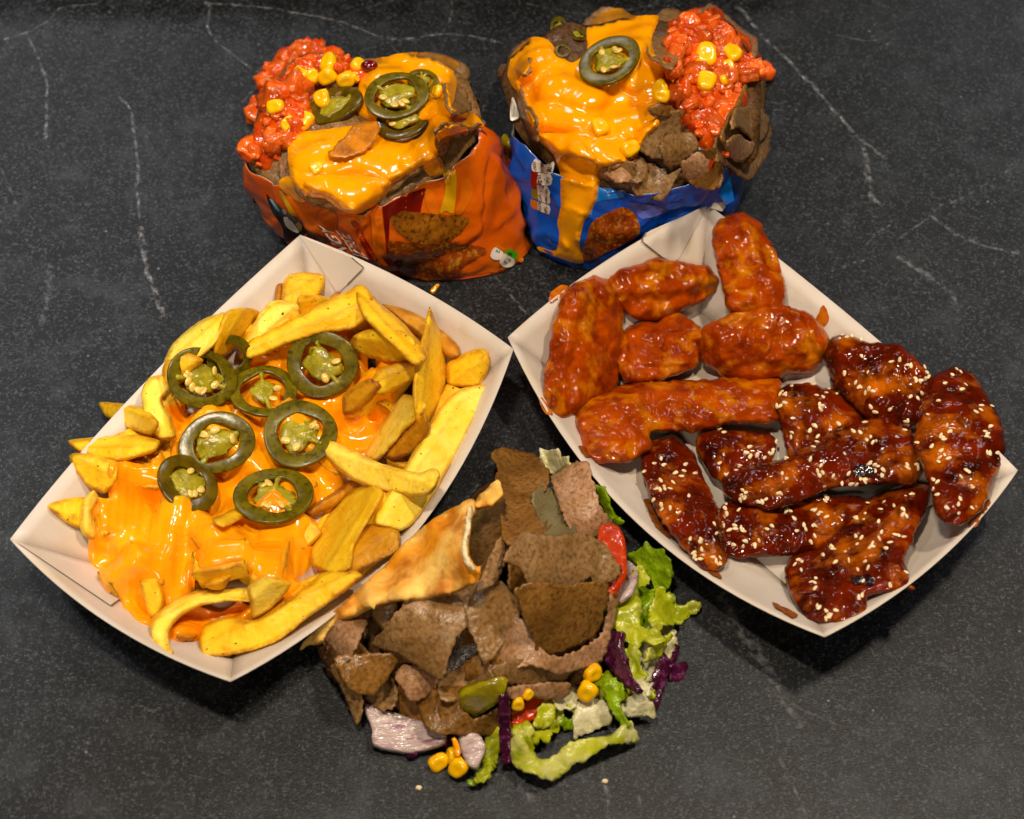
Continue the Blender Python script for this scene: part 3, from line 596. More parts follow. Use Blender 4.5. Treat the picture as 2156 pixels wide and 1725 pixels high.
def tube(W, rad, ft, nr=16, sup=2.0, roll=0.0, cap=4, seed=0, noise=0.0, nfreq=120, flat_end=False, prof=None):
    """tube through world points with an oval or squarish section; rad in metres"""
    W = np.asarray(W); n = len(W); T = np.gradient(W, axis=0); T /= np.linalg.norm(T, axis=1)[:, None]
    V = []; rings = []
    def ring(c, t, r):
        s = np.cross(t, [0, 0, 1.0]); s /= np.linalg.norm(s) + 1e-9; u = np.cross(s, t)
        cr, sr = math.cos(roll), math.sin(roll); s, u = s * cr + u * sr, -s * sr + u * cr
        a = np.linspace(0, 2 * math.pi, nr, endpoint=False); ca, sa = np.cos(a), np.sin(a); k = (np.abs(ca) ** sup + np.abs(sa) ** sup) ** (-1 / sup)
        if prof is not None: ca, sa = prof; k = 1.0
        rings.append(len(V)); V.extend((c + np.outer(ca * k * r, s) + np.outer(sa * k * r * ft, u)).tolist())
    if flat_end: ends = [(0.0, 0.72), (0.10, 0.93)]
    else: ends = [(math.sin(q), math.cos(q)) for q in np.linspace(0.12, math.pi / 2, cap)][::-1]; ends = [(1 - e[0] if False else e[0], e[1]) for e in ends]
    if flat_end:
        for d, k in ends: ring(W[0] + T[0] * rad[0] * (d - 0.10), T[0], rad[0] * k)
        for i in range(n): ring(W[i] if 0 < i < n - 1 else W[i] + T[i] * rad[i] * (0.1 if i == 0 else -0.1), T[i], rad[i])
        for d, k in ends[::-1]: ring(W[-1] - T[-1] * rad[-1] * (d - 0.10), T[-1], rad[-1] * k)
    else:
        for s, c in ends: ring(W[0] - T[0] * rad[0] * s * 0.8, T[0], max(rad[0] * c, rad[0] * .05))
        for i in range(n): ring(W[i], T[i], rad[i])
        for s, c in ends[::-1]: ring(W[-1] + T[-1] * rad[-1] * s * 0.8, T[-1], max(rad[-1] * c, rad[-1] * .05))
    V = np.array(V); m = len(rings); F = [(a * nr + i, a * nr + (i + 1) % nr, (a + 1) * nr + (i + 1) % nr, (a + 1) * nr + i) for a in range(m - 1) for i in range(nr)]
    F += [tuple(range(nr))[::-1], tuple((m - 1) * nr + i for i in range(nr))]
    if noise:
        C = np.repeat([V[a * nr:(a + 1) * nr].mean(0) for a in range(m)], nr, axis=0); D = V - C
        V = C + D * (1 + noise * fbm(V, nfreq, seed, 2))[:, None]
    return V, F
SEED = [100]
def fry_profile(r):
    q = 1 - r; s = math.sin(math.pi / 6) * r; t = math.cos(math.pi / 6) * r; P = []
    side = [(1, -q * .93), (1, 0), (1, q * .93), (q + t, q + s), (q + s, q + t)]
    for k in range(4):
        c, d = round(math.cos(k * math.pi / 2)), round(math.sin(k * math.pi / 2)); P += [(c * x - d * y, d * x + c * y) for x, y in side]
    P = np.array(P); return P[:, 0], P[:, 1]
FP = fry_profile(0.17)
def fry(pts, w, label, mat='fry', ft=0.72, taper=(1, 1), roll=None, group='potato fries in the tray', lift=0.0, arch=0.0):
    SEED[0] += 1; P = np.asarray(pts, float); w = w * .9; P[0] += (P[0] - P[1]) * .06; P[-1] += (P[-1] - P[-2]) * .06
    if len(P) == 2: m_ = (P[0] + P[1]) / 2; e_ = P[1] - P[0]; P = np.array([P[0], m_ + np.array([-e_[1], e_[0]]) * random.uniform(-.07, .07), P[1]])
    P = catmull(P, 7); n = len(P); r = np.full(n, w / 2.0)
    t = np.linspace(0, 1, n); r = r * np.interp(t, [0, 0.35, 0.65, 1], [taper[0], 1, 1, taper[1]])
    W = drop(P, r, ft, sink=0.82, lift=lift); W[:, 2] += arch * K * np.sin(np.pi * t)
    W = catmull(W[::2] if n > 8 else W, 3); n2 = len(W); r2 = np.interp(np.linspace(0, 1, n2), t, r) * K
    fe = True; V, F = tube(W, r2, ft, nr=20, prof=FP, roll=random.uniform(-.5, .5) if roll is None else roll, seed=SEED[0], noise=0.06, nfreq=110, flat_end=fe)
    o = mesh('potato_fry', V, F, M[mat]); nr = 20; an = np.tile(np.linspace(0, 2 * math.pi, nr, endpoint=False), len(V) // nr)
    ed = np.tile([.55, .0, .55, 1, 1] * 4, len(V) // nr); ed[:2 * nr] = .7; ed[-2 * nr:] = .7; o.data.attributes.new('edge', 'FLOAT', 'POINT').data.foreach_set('value', ed)
    raster(V, F); tag(o, label, 'fry', group); return o
def sheet(name, poly, mat, label=None, cat=None, group=None, thick=0.0022, step=8, ragged=4.0, rfreq=0.09, flex=0.3, lift=0.0, curl=0.0, cdir=0.0, wave=0.0, wfreq=90, zs=None, tilt=(0, 0), parent=None, smoothn=3, rast=True, sub=0, offset=-1, fine=0.0004):
    """an outline read off the picture, laid over the height map as a bent slice with real thickness"""
    SEED[0] += 1; V, F, B = tri2d(poly, step, ragged, SEED[0], rfreq)
    c = V.mean(0); ext = np.abs(V - c).max()
    if zs is None:
        H = blur(HM, smoothn) if smoothn else HM
        z = march(V, H)[:, 2]
        A = np.c_[np.ones(len(V)), V - c]; co, *_ = np.linalg.lstsq(A, z, rcond=None); pl = A @ co
        pl = pl + 0.5 * max(0, np.percentile(z - pl, 95)); z = pl * (1 - flex) + np.maximum(z, pl - 0.004) * flex + lift + thick
        z = z + (V - c) @ np.array(tilt) * K
    else:
        P = np.asarray(poly, float)[:, :2]; zz = np.asarray(zs, float) * K; D = ((V[:, None, :] - P[None]) ** 2).sum(2) + 30.0
        wgt = 1 / D ** 1.3; z = (wgt * zz).sum(1) / wgt.sum(1) + lift
    if curl:
        d = np.array([math.cos(cdir), math.sin(cdir)]); s = (V - c) @ d / ext; z = z + curl * min(1.2, ext / 95) * (s * s - 0.33)
    W = unp(V, z)
    if wave: W[:, 2] += wave * fbm(W, wfreq, SEED[0], 2) + fine * fbm(W, 300, SEED[0] + 2, 2)
    F = flip_up(W, F); o = mesh(name, W, F, M[mat] if isinstance(mat, str) else mat, parent); mod(o, 'SOLIDIFY', thickness=thick, offset=offset)
    if sub: mod(o, 'SUBSURF', levels=sub, render_levels=sub)
    if rast: raster(W, F)
    if label: tag(o, label, cat, group)
    return o
def blanket(name, polys, mat, T, smoothn, seed, edge=0.003, rough_edge=0.003, label=None, cat=None, holes=(), cliff=0.014, steep=3.4, parent=None, step=0.0011):
    """thick sauce lying over the height map inside outlines read off the picture"""
    H = np.maximum(blur(HM, smoothn), HM * 0.75 + blur(HM, max(1, smoothn // 2)) * 0.25)
    H = blur(H, 2)
    Ws = [march(catmull(p, 4, True), blur(HM, 3))[:, :2] for p in polys]; Hs = [march(catmull(p, 4, True), blur(HM, 3))[:, :2] for p in holes]
    lo = np.min([w.min(0) for w in Ws], 0) - 0.008; hi = np.max([w.max(0) for w in Ws], 0) + 0.008
    xs, ys = np.arange(lo[0], hi[0], step), np.arange(lo[1], hi[1], step); gx, gy = np.meshgrid(xs, ys, indexing='ij'); P = np.stack([gx.ravel(), gy.ravel()], 1)
    d = np.max([polydist(P, w) for w in Ws], 0)
    for h in Hs: d = np.minimum(d, -polydist(P, h))
    gxx, gyy = np.gradient(blur(HM, 2), RES); sl = blur(np.hypot(gxx, gyy), 2); d = np.minimum(d, (steep - hat(sl, P[:, 0], P[:, 1])) * 0.004)
    q = np.c_[P, np.zeros(len(P))]; d = d + rough_edge * fbm(q, 110, seed, 2)
    t = np.clip(d / edge, 0, 1); th = T * np.sqrt(1 - (1 - t) ** 2) * (1 + 0.25 * vnoise(q, 60, seed + 4))
    z = hat(H, P[:, 0], P[:, 1]); raw = hat(blur(HM, 1), P[:, 0], P[:, 1]); zz = np.where(d > 0, z + th, np.minimum(z, raw) - 0.0015 - np.clip(-d, 0, .004))
    zz = np.where(t < 1, zz * t + np.minimum(zz, raw + th) * (1 - t), zz)
    keep = (d > -0.0025).reshape(gx.shape); idx = -np.ones(gx.shape, int); idx[keep] = np.arange(keep.sum())
    V = np.c_[P, zz].reshape(gx.shape + (3,))[keep]; F = []
    for i in range(gx.shape[0] - 1):
        for j in range(gx.shape[1] - 1):
            q4 = (idx[i, j], idx[i + 1, j], idx[i + 1, j + 1], idx[i, j + 1])
            if min(q4) >= 0 and np.ptp(V[list(q4), 2]) < cliff: F.append(q4)
    o = mesh(name, V, F, M[mat], parent); mod(o, 'SUBSURF', levels=1, render_levels=1)
    good = V[:, 2] > hat(HM, V[:, 0], V[:, 1]) - 0.001; ix, iy = hidx(V[good][:, 0], V[good][:, 1])
    nh = HM.copy()
    for a in (-1, 0, 1):
        for b in (-1, 0, 1): np.maximum.at(nh, (np.clip(ix + a, 0, HN - 1), np.clip(iy + b, 0, HN - 1)), V[good][:, 2])
    HM[:] = nh
    if label: tag(o, label, cat)
    return o
def rest(px, r, smoothn=4):
    """point and normal where something of radius r (picture units) rests"""
    H = blur(HM, smoothn); c = march([px], H)[0]; rr = r * K; off = np.array([(math.cos(a) * k, math.sin(a) * k) for a in np.linspace(0, 6.28, 10) for k in (.5, .95)]) * rr
    z = hat(H, c[0] + off[:, 0], c[1] + off[:, 1]); A = np.c_[np.ones(len(off)), off]; co, *_ = np.linalg.lstsq(A, z, rcond=None)
    n = Vector((-co[1], -co[2], 1)).normalized(); return np.array([c[0], c[1], co[0] + 0.35 * max(0, (z - A @ co).max())]), n, c
def rot_to(n, spin):
    return Matrix.Rotation(0, 3, 'Z') @ Vector((0, 0, 1)).rotation_difference(n).to_matrix() @ Matrix.Rotation(spin, 3, 'Z')

# ------------------------------------------------------------------ small repeated pieces
def lathe_ring(seed, hollow=0.62, oval=1.0):
    """a pepper slice of radius 1: wall ring with a wavy inner edge"""
    n = 56; prof = [(-.16, .0), (-.17, .09), (-.13, .13), (0, .14)]; rng = np.random.default_rng(seed); V = []
    a = np.linspace(0, 2 * math.pi, n, endpoint=False)
    ro = 1 + 0.035 * np.sin(2 * a + rng.random() * 6) + 0.025 * np.sin(3 * a + rng.random() * 6); ri = hollow * (1 + 0.05 * np.sin(3 * a + rng.random() * 6) + 0.03 * np.sin(5 * a + rng.random() * 6))
    sec = [(ri + .01, -.1), (ri, .08), (ri + .015, .125), (ri + .05, .14), ((ri + ro) / 2, .145), (ro - .05, .14), (ro - .015, .125), (ro, .09), (ro - .01, -.1), (ro - .06, -.14), ((ri + ro) / 2, -.14), (ri + .05, -.14)]
    wz = 0.03 * np.sin(2 * a + rng.random() * 6)
    for r, z in sec: V += np.stack([np.cos(a) * r * oval, np.sin(a) * r, np.full(n, z * .48) + wz], 1).tolist()
    m = len(sec); F = [(k * n + i, k * n + (i + 1) % n, ((k + 1) % m) * n + (i + 1) % n, ((k + 1) % m) * n + i) for k in range(m) for i in range(n)]
    return np.array(V), F
def blob(n_lon, n_lat, f):
    V = []; F = []
    for j in range(1, n_lat):
        for i in range(n_lon):
            th, ph = math.pi * j / n_lat, 2 * math.pi * i / n_lon; V.append((math.sin(th) * math.cos(ph), math.sin(th) * math.sin(ph), math.cos(th)))
    V = [(0, 0, 1)] + V + [(0, 0, -1)]; V = np.array(V); L = len(V) - 1
    F = [(0, 1 + i, 1 + (i + 1) % n_lon) for i in range(n_lon)]
    for j in range(n_lat - 2): F += [(1 + j * n_lon + i, 1 + (j + 1) * n_lon + i, 1 + (j + 1) * n_lon + (i + 1) % n_lon, 1 + j * n_lon + (i + 1) % n_lon) for i in range(n_lon)]
    F += [(L, 1 + (n_lat - 2) * n_lon + (i + 1) % n_lon, 1 + (n_lat - 2) * n_lon + i) for i in range(n_lon)]
    return f(V), F
def data(name, V, F, mat):
    me = bpy.data.meshes.new(name); me.from_pydata(np.asarray(V).tolist(), [], F); me.polygons.foreach_set('use_smooth', [True] * len(F)); me.materials.append(mat); return me
seed_me = data('seed', *blob(10, 6, lambda v: v * [1.0, 0.72, 0.32]), M['seed'])
sesame_me = data('sesame_seed', *blob(10, 7, lambda v: np.c_[v[:, 0], v[:, 1] * 0.58 * (1 - 0.28 * v[:, 0]), v[:, 2] * 0.36]), M['sesame'])
def kern(seed):
    def f(v):
        k = (np.abs(v) ** 3.2).sum(1) ** (-1 / 3.2); q = v * k[:, None] * [1.0, 0.82, 0.62]; q[:, 1] *= 1 - 0.18 * q[:, 0]
        top = (v[:, 2] > .5); q[top, 2] -= 0.16 * np.exp(-(q[top, 0] ** 2 + q[top, 1] ** 2) * 3); return q * (1 + 0.09 * fbm(v, 1.1, seed, 2))[:, None]
    return f
kern_me = [data('corn_kernel', *blob(16, 12, kern(s)), M['corn']) for s in (1, 2, 3, 4)]
def chunk(seed):
    def f(v):
        k = (np.abs(v) ** 6).sum(1) ** (-1 / 6); rng = np.random.default_rng(seed); q = v * k[:, None] * (0.55 + 0.45 * rng.random(3)); return q * (1 + 0.3 * fbm(v, 1.7, seed, 2))[:, None]
    return f
chunk_me = [data('tomato_chunk', *blob(12, 9, chunk(s)), M['tomato']) for s in range(10, 18)]
def jalapeno(px, r, label, ry=None, group=None, core=True, seeds=5, hollow=0.62, mat='jal', lift=0.0, tip=None, spin=None, corer=0.52):
    SEED[0] += 1; rng = np.random.default_rng(SEED[0]); p, n, c = rest(px, r)
    if tip is not None: n = (n * 0.35 + Vector(tip)).normalized()
    R = r * K; sp = rng.random() * 6.28 if spin is None else spin; Rm = rot_to(n, sp); pos = p + np.array(n) * (R * 0.07 + lift + .0009)
    T = empty('jalapeno_slice', pos); tag(T, label, 'jalapeno', group); RR = np.array(Rm)
    V, F = lathe_ring(SEED[0], hollow, 1.0 if ry is None else 1.0); V = V * R
    if ry: V[:, 1] *= ry
    o = mesh('flesh_ring', V @ RR.T + pos, F, M[mat], T); raster(V @ RR.T + pos, F)
    if core:
        def cf(v):
            a = np.arctan2(v[:, 1], v[:, 0]); lob = 1 + 0.12 * np.cos(3 * a + sp) + 0.28 * fbm(v, 2.0, SEED[0], 3); q = v * [corer, corer * .85, .10]; q[:, :2] *= lob[:, None]; q[:, 2] += 0.02 * fbm(v, 4, SEED[0], 1); return q
        V, F = blob(28, 12, cf); CO = mesh('core', V * R * [1, ry or 1, 1] @ RR.T + pos, F, M['jal_core'], T)
        a0 = rng.random() * 6
        for k in range(2):                                  # thin walls joining the core to the ring
            a = a0 + k * 2.6 + rng.random() * .5; d = np.array([math.cos(a), math.sin(a) * (ry or 1), 0]); s = np.linspace(.25, hollow + .05, 5)
            W = np.outer(s, d) * R; V, F = tube(W, np.array([.12, .09, .06, .07, .1]) * R, 0.9, nr=8); mesh('septum', V @ RR.T + pos, F, M['jal_core'], T)
        for k in range(seeds):
            a = rng.random() * 6.28; q = np.array([math.cos(a) * .42, math.sin(a) * .42 * (ry or 1), .07 + .03 * rng.random()]) * R
            inst('seed', seed_me, Rm @ Matrix.Rotation(rng.random() * 6, 3, 'Z') @ Matrix.Rotation(rng.normal(0, .4), 3, 'X'), RR @ q + pos, CO, R * 0.15)
    return T
def kernel(px, r, label, group, spin=None, lift=0.0):
    SEED[0] += 1; rng = np.random.default_rng(SEED[0]); p, n, c = rest(px, r, 2); s = r * K
    n = (n + Vector(rng.normal(0, .22, 3))).normalized(); pos = p + np.array(n) * s * 0.42 + [0, 0, lift]
    o = inst('corn_kernel', random.choice(kern_me), rot_to(n, rng.random() * 6.28 if spin is None else spin), pos, None, s); tag(o, label, 'corn', group)
    V = np.array([v.co[:] for v in kern_me[0].vertices]) * s + pos; raster(V, [tuple(f.vertices) for f in kern_me[0].polygons]); return o
# ------------------------------------------------------------------ cheese fries in the left tray
buried = [[(300, 1180), (420, 1020)], [(400, 1230), (520, 1080)], [(520, 1180), (640, 1020)], [(330, 1010), (460, 860)], [(450, 960), (600, 800)], [(600, 960), (740, 800)], [(640, 780), (780, 720)],
          [(260, 1130), (380, 1260)], [(470, 1130), (590, 1240)], [(430, 880), (560, 1000)], [(600, 870), (720, 980)], [(560, 1060), (650, 1140)], [(760, 860), (850, 740)], [(380, 1080), (470, 1180)]]
bottom = [[(700, 640), (800, 700)], [(640, 700), (560, 760)], [(850, 700), (930, 800)], [(900, 860), (840, 980)], [(960, 830), (900, 930)], [(880, 1000), (800, 1120)], [(740, 1130), (820, 1060)], [(700, 1230), (790, 1160)],
          [(600, 1290), (700, 1230)], [(380, 800), (450, 740)], [(300, 900), (380, 820)], [(560, 690), (640, 640)], [(430, 720), (520, 690)], [(240, 950), (330, 910)], [(250, 1010), (350, 960)], [(500, 1330), (600, 1290)]]
for b in bottom:
    fry(b, 58, 'potato fry in the bottom layer, mostly covered by the fries above', random.choice(('fry', 'fry_brown', 'fry_pale')), group='fries in the bottom layer of the tray')
for b in buried:
    fry(b, 64, 'potato fry buried under the orange cheese sauce', 'fry', group='fries buried under the cheese sauce')
cF = crop(0, 647, 1463, 1950)
def fry2(poly, label, mat='fry', half=23, lift=0.0, group='potato fries in the tray'):
    """a hand-cut fry from its outline in the picture: bevelled slab with a long facet, laid on what is below"""
    SEED[0] += 1; rng = np.random.default_rng(SEED[0]); poly = np.asarray(cF(poly)); poly = poly.mean(0) + (poly - poly.mean(0)) * 1.06; V2, F, B = tri2d(poly, 4.5, 1.3, SEED[0], 0.04); n = len(V2)
    d = np.maximum(polydist(V2, B), 0); d[d < 0.5] = 0; R = d.max(); be = min(8, R * .6); pr = np.sqrt(np.clip(1 - (1 - np.clip(d / be, 0, 1)) ** 2.2, 0, 1)); hh = min(half, R * 1.1) * K; h = hh * pr
    c = V2.mean(0); ax = np.linalg.svd(V2 - c, full_matrices=False)[2]; s = (V2 - c) @ ax[1]; t = (V2 - c) @ ax[0]
    A = np.c_[np.ones(n), V2 - c]; z = np.full(n, 0.055); H = blur(HM, 2); core = d > R * 0.3
    for _ in range(9):
        W = unp(V2, z); need = hat(H, W[:, 0], W[:, 1]) + 0.75 * h; co, *_ = np.linalg.lstsq(A[core], need[core], rcond=None)
        pl = A @ co; pl = pl + max(0, np.percentile((need - pl)[core], 85)) * 0.7; z = 0.4 * z + 0.6 * pl
    W = unp(V2, z + lift); dr = rays(V2); dr /= np.linalg.norm(dr, axis=1)[:, None]; e = np.clip(d / be, 0, 1)
    s0 = rng.uniform(-.35, .35) * np.abs(s).max(); k1, k2 = rng.uniform(.15, .9, 2)
    fac = -(np.where(s > s0, (s - s0) * k1, (s0 - s) * k2)); fac = fac - fac.mean() + 3 * np.sin(t / 40 + rng.random() * 6)
    dis = (fac * K + 0.0009 * fbm(W, 70, SEED[0], 2) + 0.00035 * fbm(W, 260, SEED[0] + 3, 2)) * e
    top = W - dr * (h + np.maximum(dis, -h * .8))[:, None]; bot = W + dr * (h * .95)[:, None]; bot[:, 2] = np.maximum(bot[:, 2], .0011)
    inner = np.where(d > 0)[0]; mp = np.arange(n); mp[inner] = n + np.arange(len(inner)); V = np.vstack([top, bot[inner]]); F = flip_up(top, F)
    o = mesh('potato_fry', V, list(F) + [tuple(int(mp[i]) for i in f[::-1]) for f in F], M[mat]); raster(top, F)
    ed = np.clip(np.exp(-((d - 4) / 5.0) ** 2) * .8 + np.exp(-((s - s0) / 3.0) ** 2) * .5, 0, 1); ed = np.r_[ed, np.zeros(len(inner))]; o.data.attributes.new('edge', 'FLOAT', 'POINT').data.foreach_set('value', ed)
    tag(o, label, 'fry', group); return o
for p, r in (([(205, 1100), (285, 1076)], 78), ([(325, 1230), (352, 1140), (372, 1060)], 64), ([(420, 1200), (520, 1175)], 72), ([(560, 1230), (585, 1130)], 66), ([(230, 1230), (300, 1170)], 70), ([(800, 850), (850, 780)], 60), ([(740, 870), (800, 800)], 60), ([(240, 1000), (345, 1008)], 62), ([(780, 730), (860, 745)], 50)):
    fry(p, r, 'potato fry coated all over in orange cheese sauce', 'fry', group='fries coated in cheese sauce')
lower = [
 ([(1030, 260), (1035, 205), (1065, 205), (1055, 290), (1020, 275)], 'thin golden fry tip behind the fry end at the far corner', 'fry_brown', 14),
 ([(1060, 270), (1065, 200), (1090, 170), (1160, 160), (1215, 170), (1215, 215), (1190, 255), (1120, 290), (1090, 300)], 'broad yellow fry end highest towards the far corner of the tray', 'fry', 22),
 ([(1120, 250), (1180, 245), (1250, 265), (1200, 310), (1135, 330), (1115, 300)], 'short golden fry stub tucked behind the long flat fry', 'fry', 20),
 ([(900, 440), (960, 340), (1010, 275), (1080, 270), (1130, 290), (1110, 350), (1020, 420), (940, 455), (910, 480)], 'pale cut fry between the brown-edged fry and the far corner fry', 'fry_pale', 22),
 ([(610, 520), (650, 430), (740, 350), (830, 315), (850, 330), (810, 420), (730, 490), (640, 535)], 'long pale fry leaning along the upper left tray wall', 'fry_pale', 22),
 ([(800, 450), (815, 380), (850, 310), (900, 295), (965, 310), (920, 390), (870, 450), (820, 480)], 'golden fry with a dark brown top edge near the upper left wall', 'fry', 22),
 ([(620, 500), (700, 465), (760, 490), (710, 550), (650, 590), (610, 570)], 'yellow fry half hidden behind the upper left jalapeno', 'fry', 20),
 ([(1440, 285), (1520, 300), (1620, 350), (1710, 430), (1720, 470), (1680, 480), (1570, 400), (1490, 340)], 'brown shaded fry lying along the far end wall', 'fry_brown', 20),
 ([(1680, 500), (1770, 455), (1820, 455), (1835, 500), (1800, 580), (1730, 590), (1680, 580)], 'stubby golden fry end at the right corner of the tray', 'fry', 24),
 ([(1320, 410), (1390, 375), (1500, 380), (1550, 420), (1540, 480), (1450, 490), (1340, 460)], 'blocky fry under the long crossing fry', 'fry', 22),
 ([(375, 650), (430, 650), (530, 665), (590, 720), (560, 765), (480, 740), (400, 700)], 'pointed fry poking over the left rim, upper of three', 'fry', 20),
 ([(265, 790), (340, 780), (500, 770), (590, 790), (570, 830), (460, 865), (380, 860), (290, 830)], 'pointed wedge fry over the left rim, middle of three', 'fry', 20),
 ([(265, 850), (310, 840), (430, 870), (440, 930), (390, 985), (330, 960), (285, 910)], 'thick rounded fry at the left rim, lowest of three', 'fry', 24),
 ([(180, 1035), (240, 1010), (310, 1005), (340, 1050), (300, 1115), (240, 1090)], 'small pointed fry tip lowest on the left side of the tray', 'fry', 20),
 ([(315, 1010), (350, 980), (370, 1010), (350, 1060), (370, 1130), (355, 1165), (310, 1140), (300, 1090)], 'small pale fry edge showing beside a cheese-coated lump', 'fry_pale', 18),
 ([(650, 1500), (700, 1465), (745, 1490), (735, 1525), (670, 1530)], 'half sunk fry in the sauce inside the curled fry', 'fry_brown', 16),
]
for p, l, m, hf in lower: fry2(p, l, m, hf)
blanket('cheese_sauce', [[(545, 742), (640, 692), (720, 690), (770, 720), (850, 770), (870, 810), (850, 860), (790, 940), (730, 990), (700, 1060), (650, 1100), (650, 1200), (600, 1260), (520, 1300), (470, 1340), (380, 1345), (320, 1330),
   (250, 1280), (192, 1205), (186, 1165), (240, 1130), (195, 1090), (200, 1045), (225, 1040), (222, 980), (330, 960), (345, 900), (400, 850), (470, 780)]], 'cheese_fries', 0.0026, 4, 3, edge=0.005, rough_edge=0.004,
   label='glossy orange cheese sauce poured over the fries in the left tray', cat='cheese sauce')
upper = [
 ([(1390, 570), (1440, 515), (1550, 500), (1570, 545), (1500, 590), (1420, 620)], 'fry tip rising from the cheese left of the tall pointed fry', 'fry', 18),
 ([(1330, 400), (1390, 375), (1500, 380), (1555, 420), (1540, 480), (1450, 490), (1340, 455)], 'squarish fry lying on the cheese below the crossing fry', 'fry', 20),
 ([(1290, 620), (1380, 560), (1430, 590), (1340, 680), (1290, 690)], 'cheese-smeared fry right of the large jalapeno ring', 'fry_brown', 14),
 ([(800, 1085), (900, 1040), (930, 1065), (840, 1115)], 'small fry edge showing between the two lowest jalapenos', 'fry', 12),
 ([(1330, 225), (1370, 215), (1420, 270), (1500, 340), (1570, 420), (1595, 475), (1550, 500), (1450, 410), (1370, 330)], 'long fry crossing the end of the flat fry towards the right', 'fry', 22),
 ([(930, 420), (1060, 350), (1200, 280), (1340, 215), (1390, 260), (1390, 310), (1310, 370), (1200, 390), (1050, 440), (950, 480), (925, 460)], 'long flat fry lying across the far side of the cheese', 'fry', 22),
 ([(530, 620), (560, 560), (620, 550), (640, 600), (605, 640), (640, 700), (655, 770), (600, 780), (570, 740), (545, 690)], 'curved pale fry standing beside the upper left jalapeno', 'fry_pale', 20),
 ([(1610, 300), (1640, 370), (1670, 450), (1675, 550), (1650, 640), (1590, 740), (1560, 700), (1550, 610), (1560, 500), (1585, 400)], 'tall pointed curved fry standing near the right wall', 'fry', 22),
 ([(1720, 610), (1815, 590), (1810, 650), (1760, 740), (1700, 850), (1640, 960), (1560, 1080), (1500, 1115), (1415, 1085), (1440, 1010), (1520, 890), (1590, 770), (1660, 660)], 'longest wide fry lying along the right wall', 'fry_pale', 24),
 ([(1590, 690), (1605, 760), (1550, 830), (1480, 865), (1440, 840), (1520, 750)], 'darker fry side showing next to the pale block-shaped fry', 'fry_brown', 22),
 ([(1500, 620), (1590, 650), (1580, 690), (1510, 760), (1440, 840), (1405, 865), (1365, 840), (1400, 770), (1460, 680)], 'short pale block-shaped fry pointing at the bent fry', 'fry_pale', 24),
 ([(1150, 1050), (1240, 990), (1330, 930), (1350, 960), (1260, 1035), (1170, 1070)], 'thin sauce-smeared fry beneath the bent fry', 'fry_brown', 16),
 ([(1215, 840), (1240, 790), (1330, 830), (1440, 880), (1560, 910), (1620, 890), (1640, 920), (1600, 990), (1500, 990), (1400, 970), (1300, 920)], 'bent pale fry lying across the long right-hand fry', 'fry_pale', 22),
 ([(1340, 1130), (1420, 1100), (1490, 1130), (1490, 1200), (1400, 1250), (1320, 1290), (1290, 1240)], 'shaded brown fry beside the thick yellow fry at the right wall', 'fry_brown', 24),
 ([(1340, 970), (1400, 960), (1430, 1000), (1380, 1090), (1330, 1180), (1310, 1260), (1240, 1285), (1175, 1250), (1170, 1170), (1210, 1090), (1280, 1010)], 'thick rounded yellow fry standing at the lower right', 'fry', 26),
 ([(760, 1540), (780, 1480), (850, 1450), (960, 1460), (1060, 1400), (1150, 1330), (1230, 1280), (1320, 1290), (1340, 1310), (1250, 1380), (1150, 1450), (1050, 1530), (950, 1570), (850, 1590), (775, 1590)], 'long kinked fry lying along the lower right wall', 'fry', 24),
 ([(930, 1340), (1000, 1300), (1085, 1325), (1070, 1360), (1000, 1430), (950, 1455), (940, 1400)], 'short wedge fry resting against the long kinked fry', 'fry_pale', 22),
 ([(525, 1320), (590, 1310), (615, 1380), (600, 1440), (560, 1455), (540, 1390)], 'narrow upright fry emerging from the cheese at the near corner', 'fry', 16),
 ([(600, 1570), (570, 1500), (580, 1450), (640, 1400), (740, 1355), (850, 1345), (930, 1350), (930, 1395), (850, 1395), (760, 1410), (680, 1450), (640, 1500), (640, 1550), (655, 1580)], 'thin curled fry looping over the near corner', 'fry_pale', 18),
 ([(770, 1335), (800, 1310), (865, 1295), (840, 1340), (800, 1350)], 'small fry tip breaking through the cheese in the lower middle', 'fry', 12),
]
for p, l, m, hf in upper: fry2(p, l, m, hf)
G = 'pickled jalapeno slices on the cheese fries'
jalapeno((482, 764), 50, 'small jalapeno ring mostly hidden behind the upper left slice', core=False, group=G)
jalapeno((425, 815), 74, 'jalapeno slice with many pale seeds nearest the upper left wall', ry=.86, group=G, seeds=9, hollow=.64, spin=.2)
jalapeno((557, 842), 68, 'thin hollow jalapeno ring in the middle of the cluster', group=G, core=True, corer=.4, seeds=2, hollow=.68)
jalapeno((682, 792), 76, 'large jalapeno ring farthest to the right with a square core', ry=.92, spin=-.6, group=G, seeds=2, hollow=.6)
jalapeno((456, 937), 80, 'wide oval jalapeno slice left of centre', ry=.78, group=G, seeds=4, hollow=.6, spin=.5)
jalapeno((631, 912), 78, 'jalapeno slice overlapping the hollow ring at right of centre', ry=.94, spin=.8, group=G, seeds=4, hollow=.6)
jalapeno((395, 1036), 68, 'dark jalapeno slice lowest on the left with a seedy core', group=G, seeds=5, hollow=.56, mat='jal_dark')
jalapeno((573, 1042), 80, 'big jalapeno slice lowest on the right of the cluster', group=G, seeds=6, hollow=.62)
sheet('cheese_drip', [(905, 612), (918, 598), (926, 600), (912, 618)], 'cheese', 'tiny yellow drip on the counter behind the fries tray', 'cheese drip', thick=0.001, ragged=1, step=4)

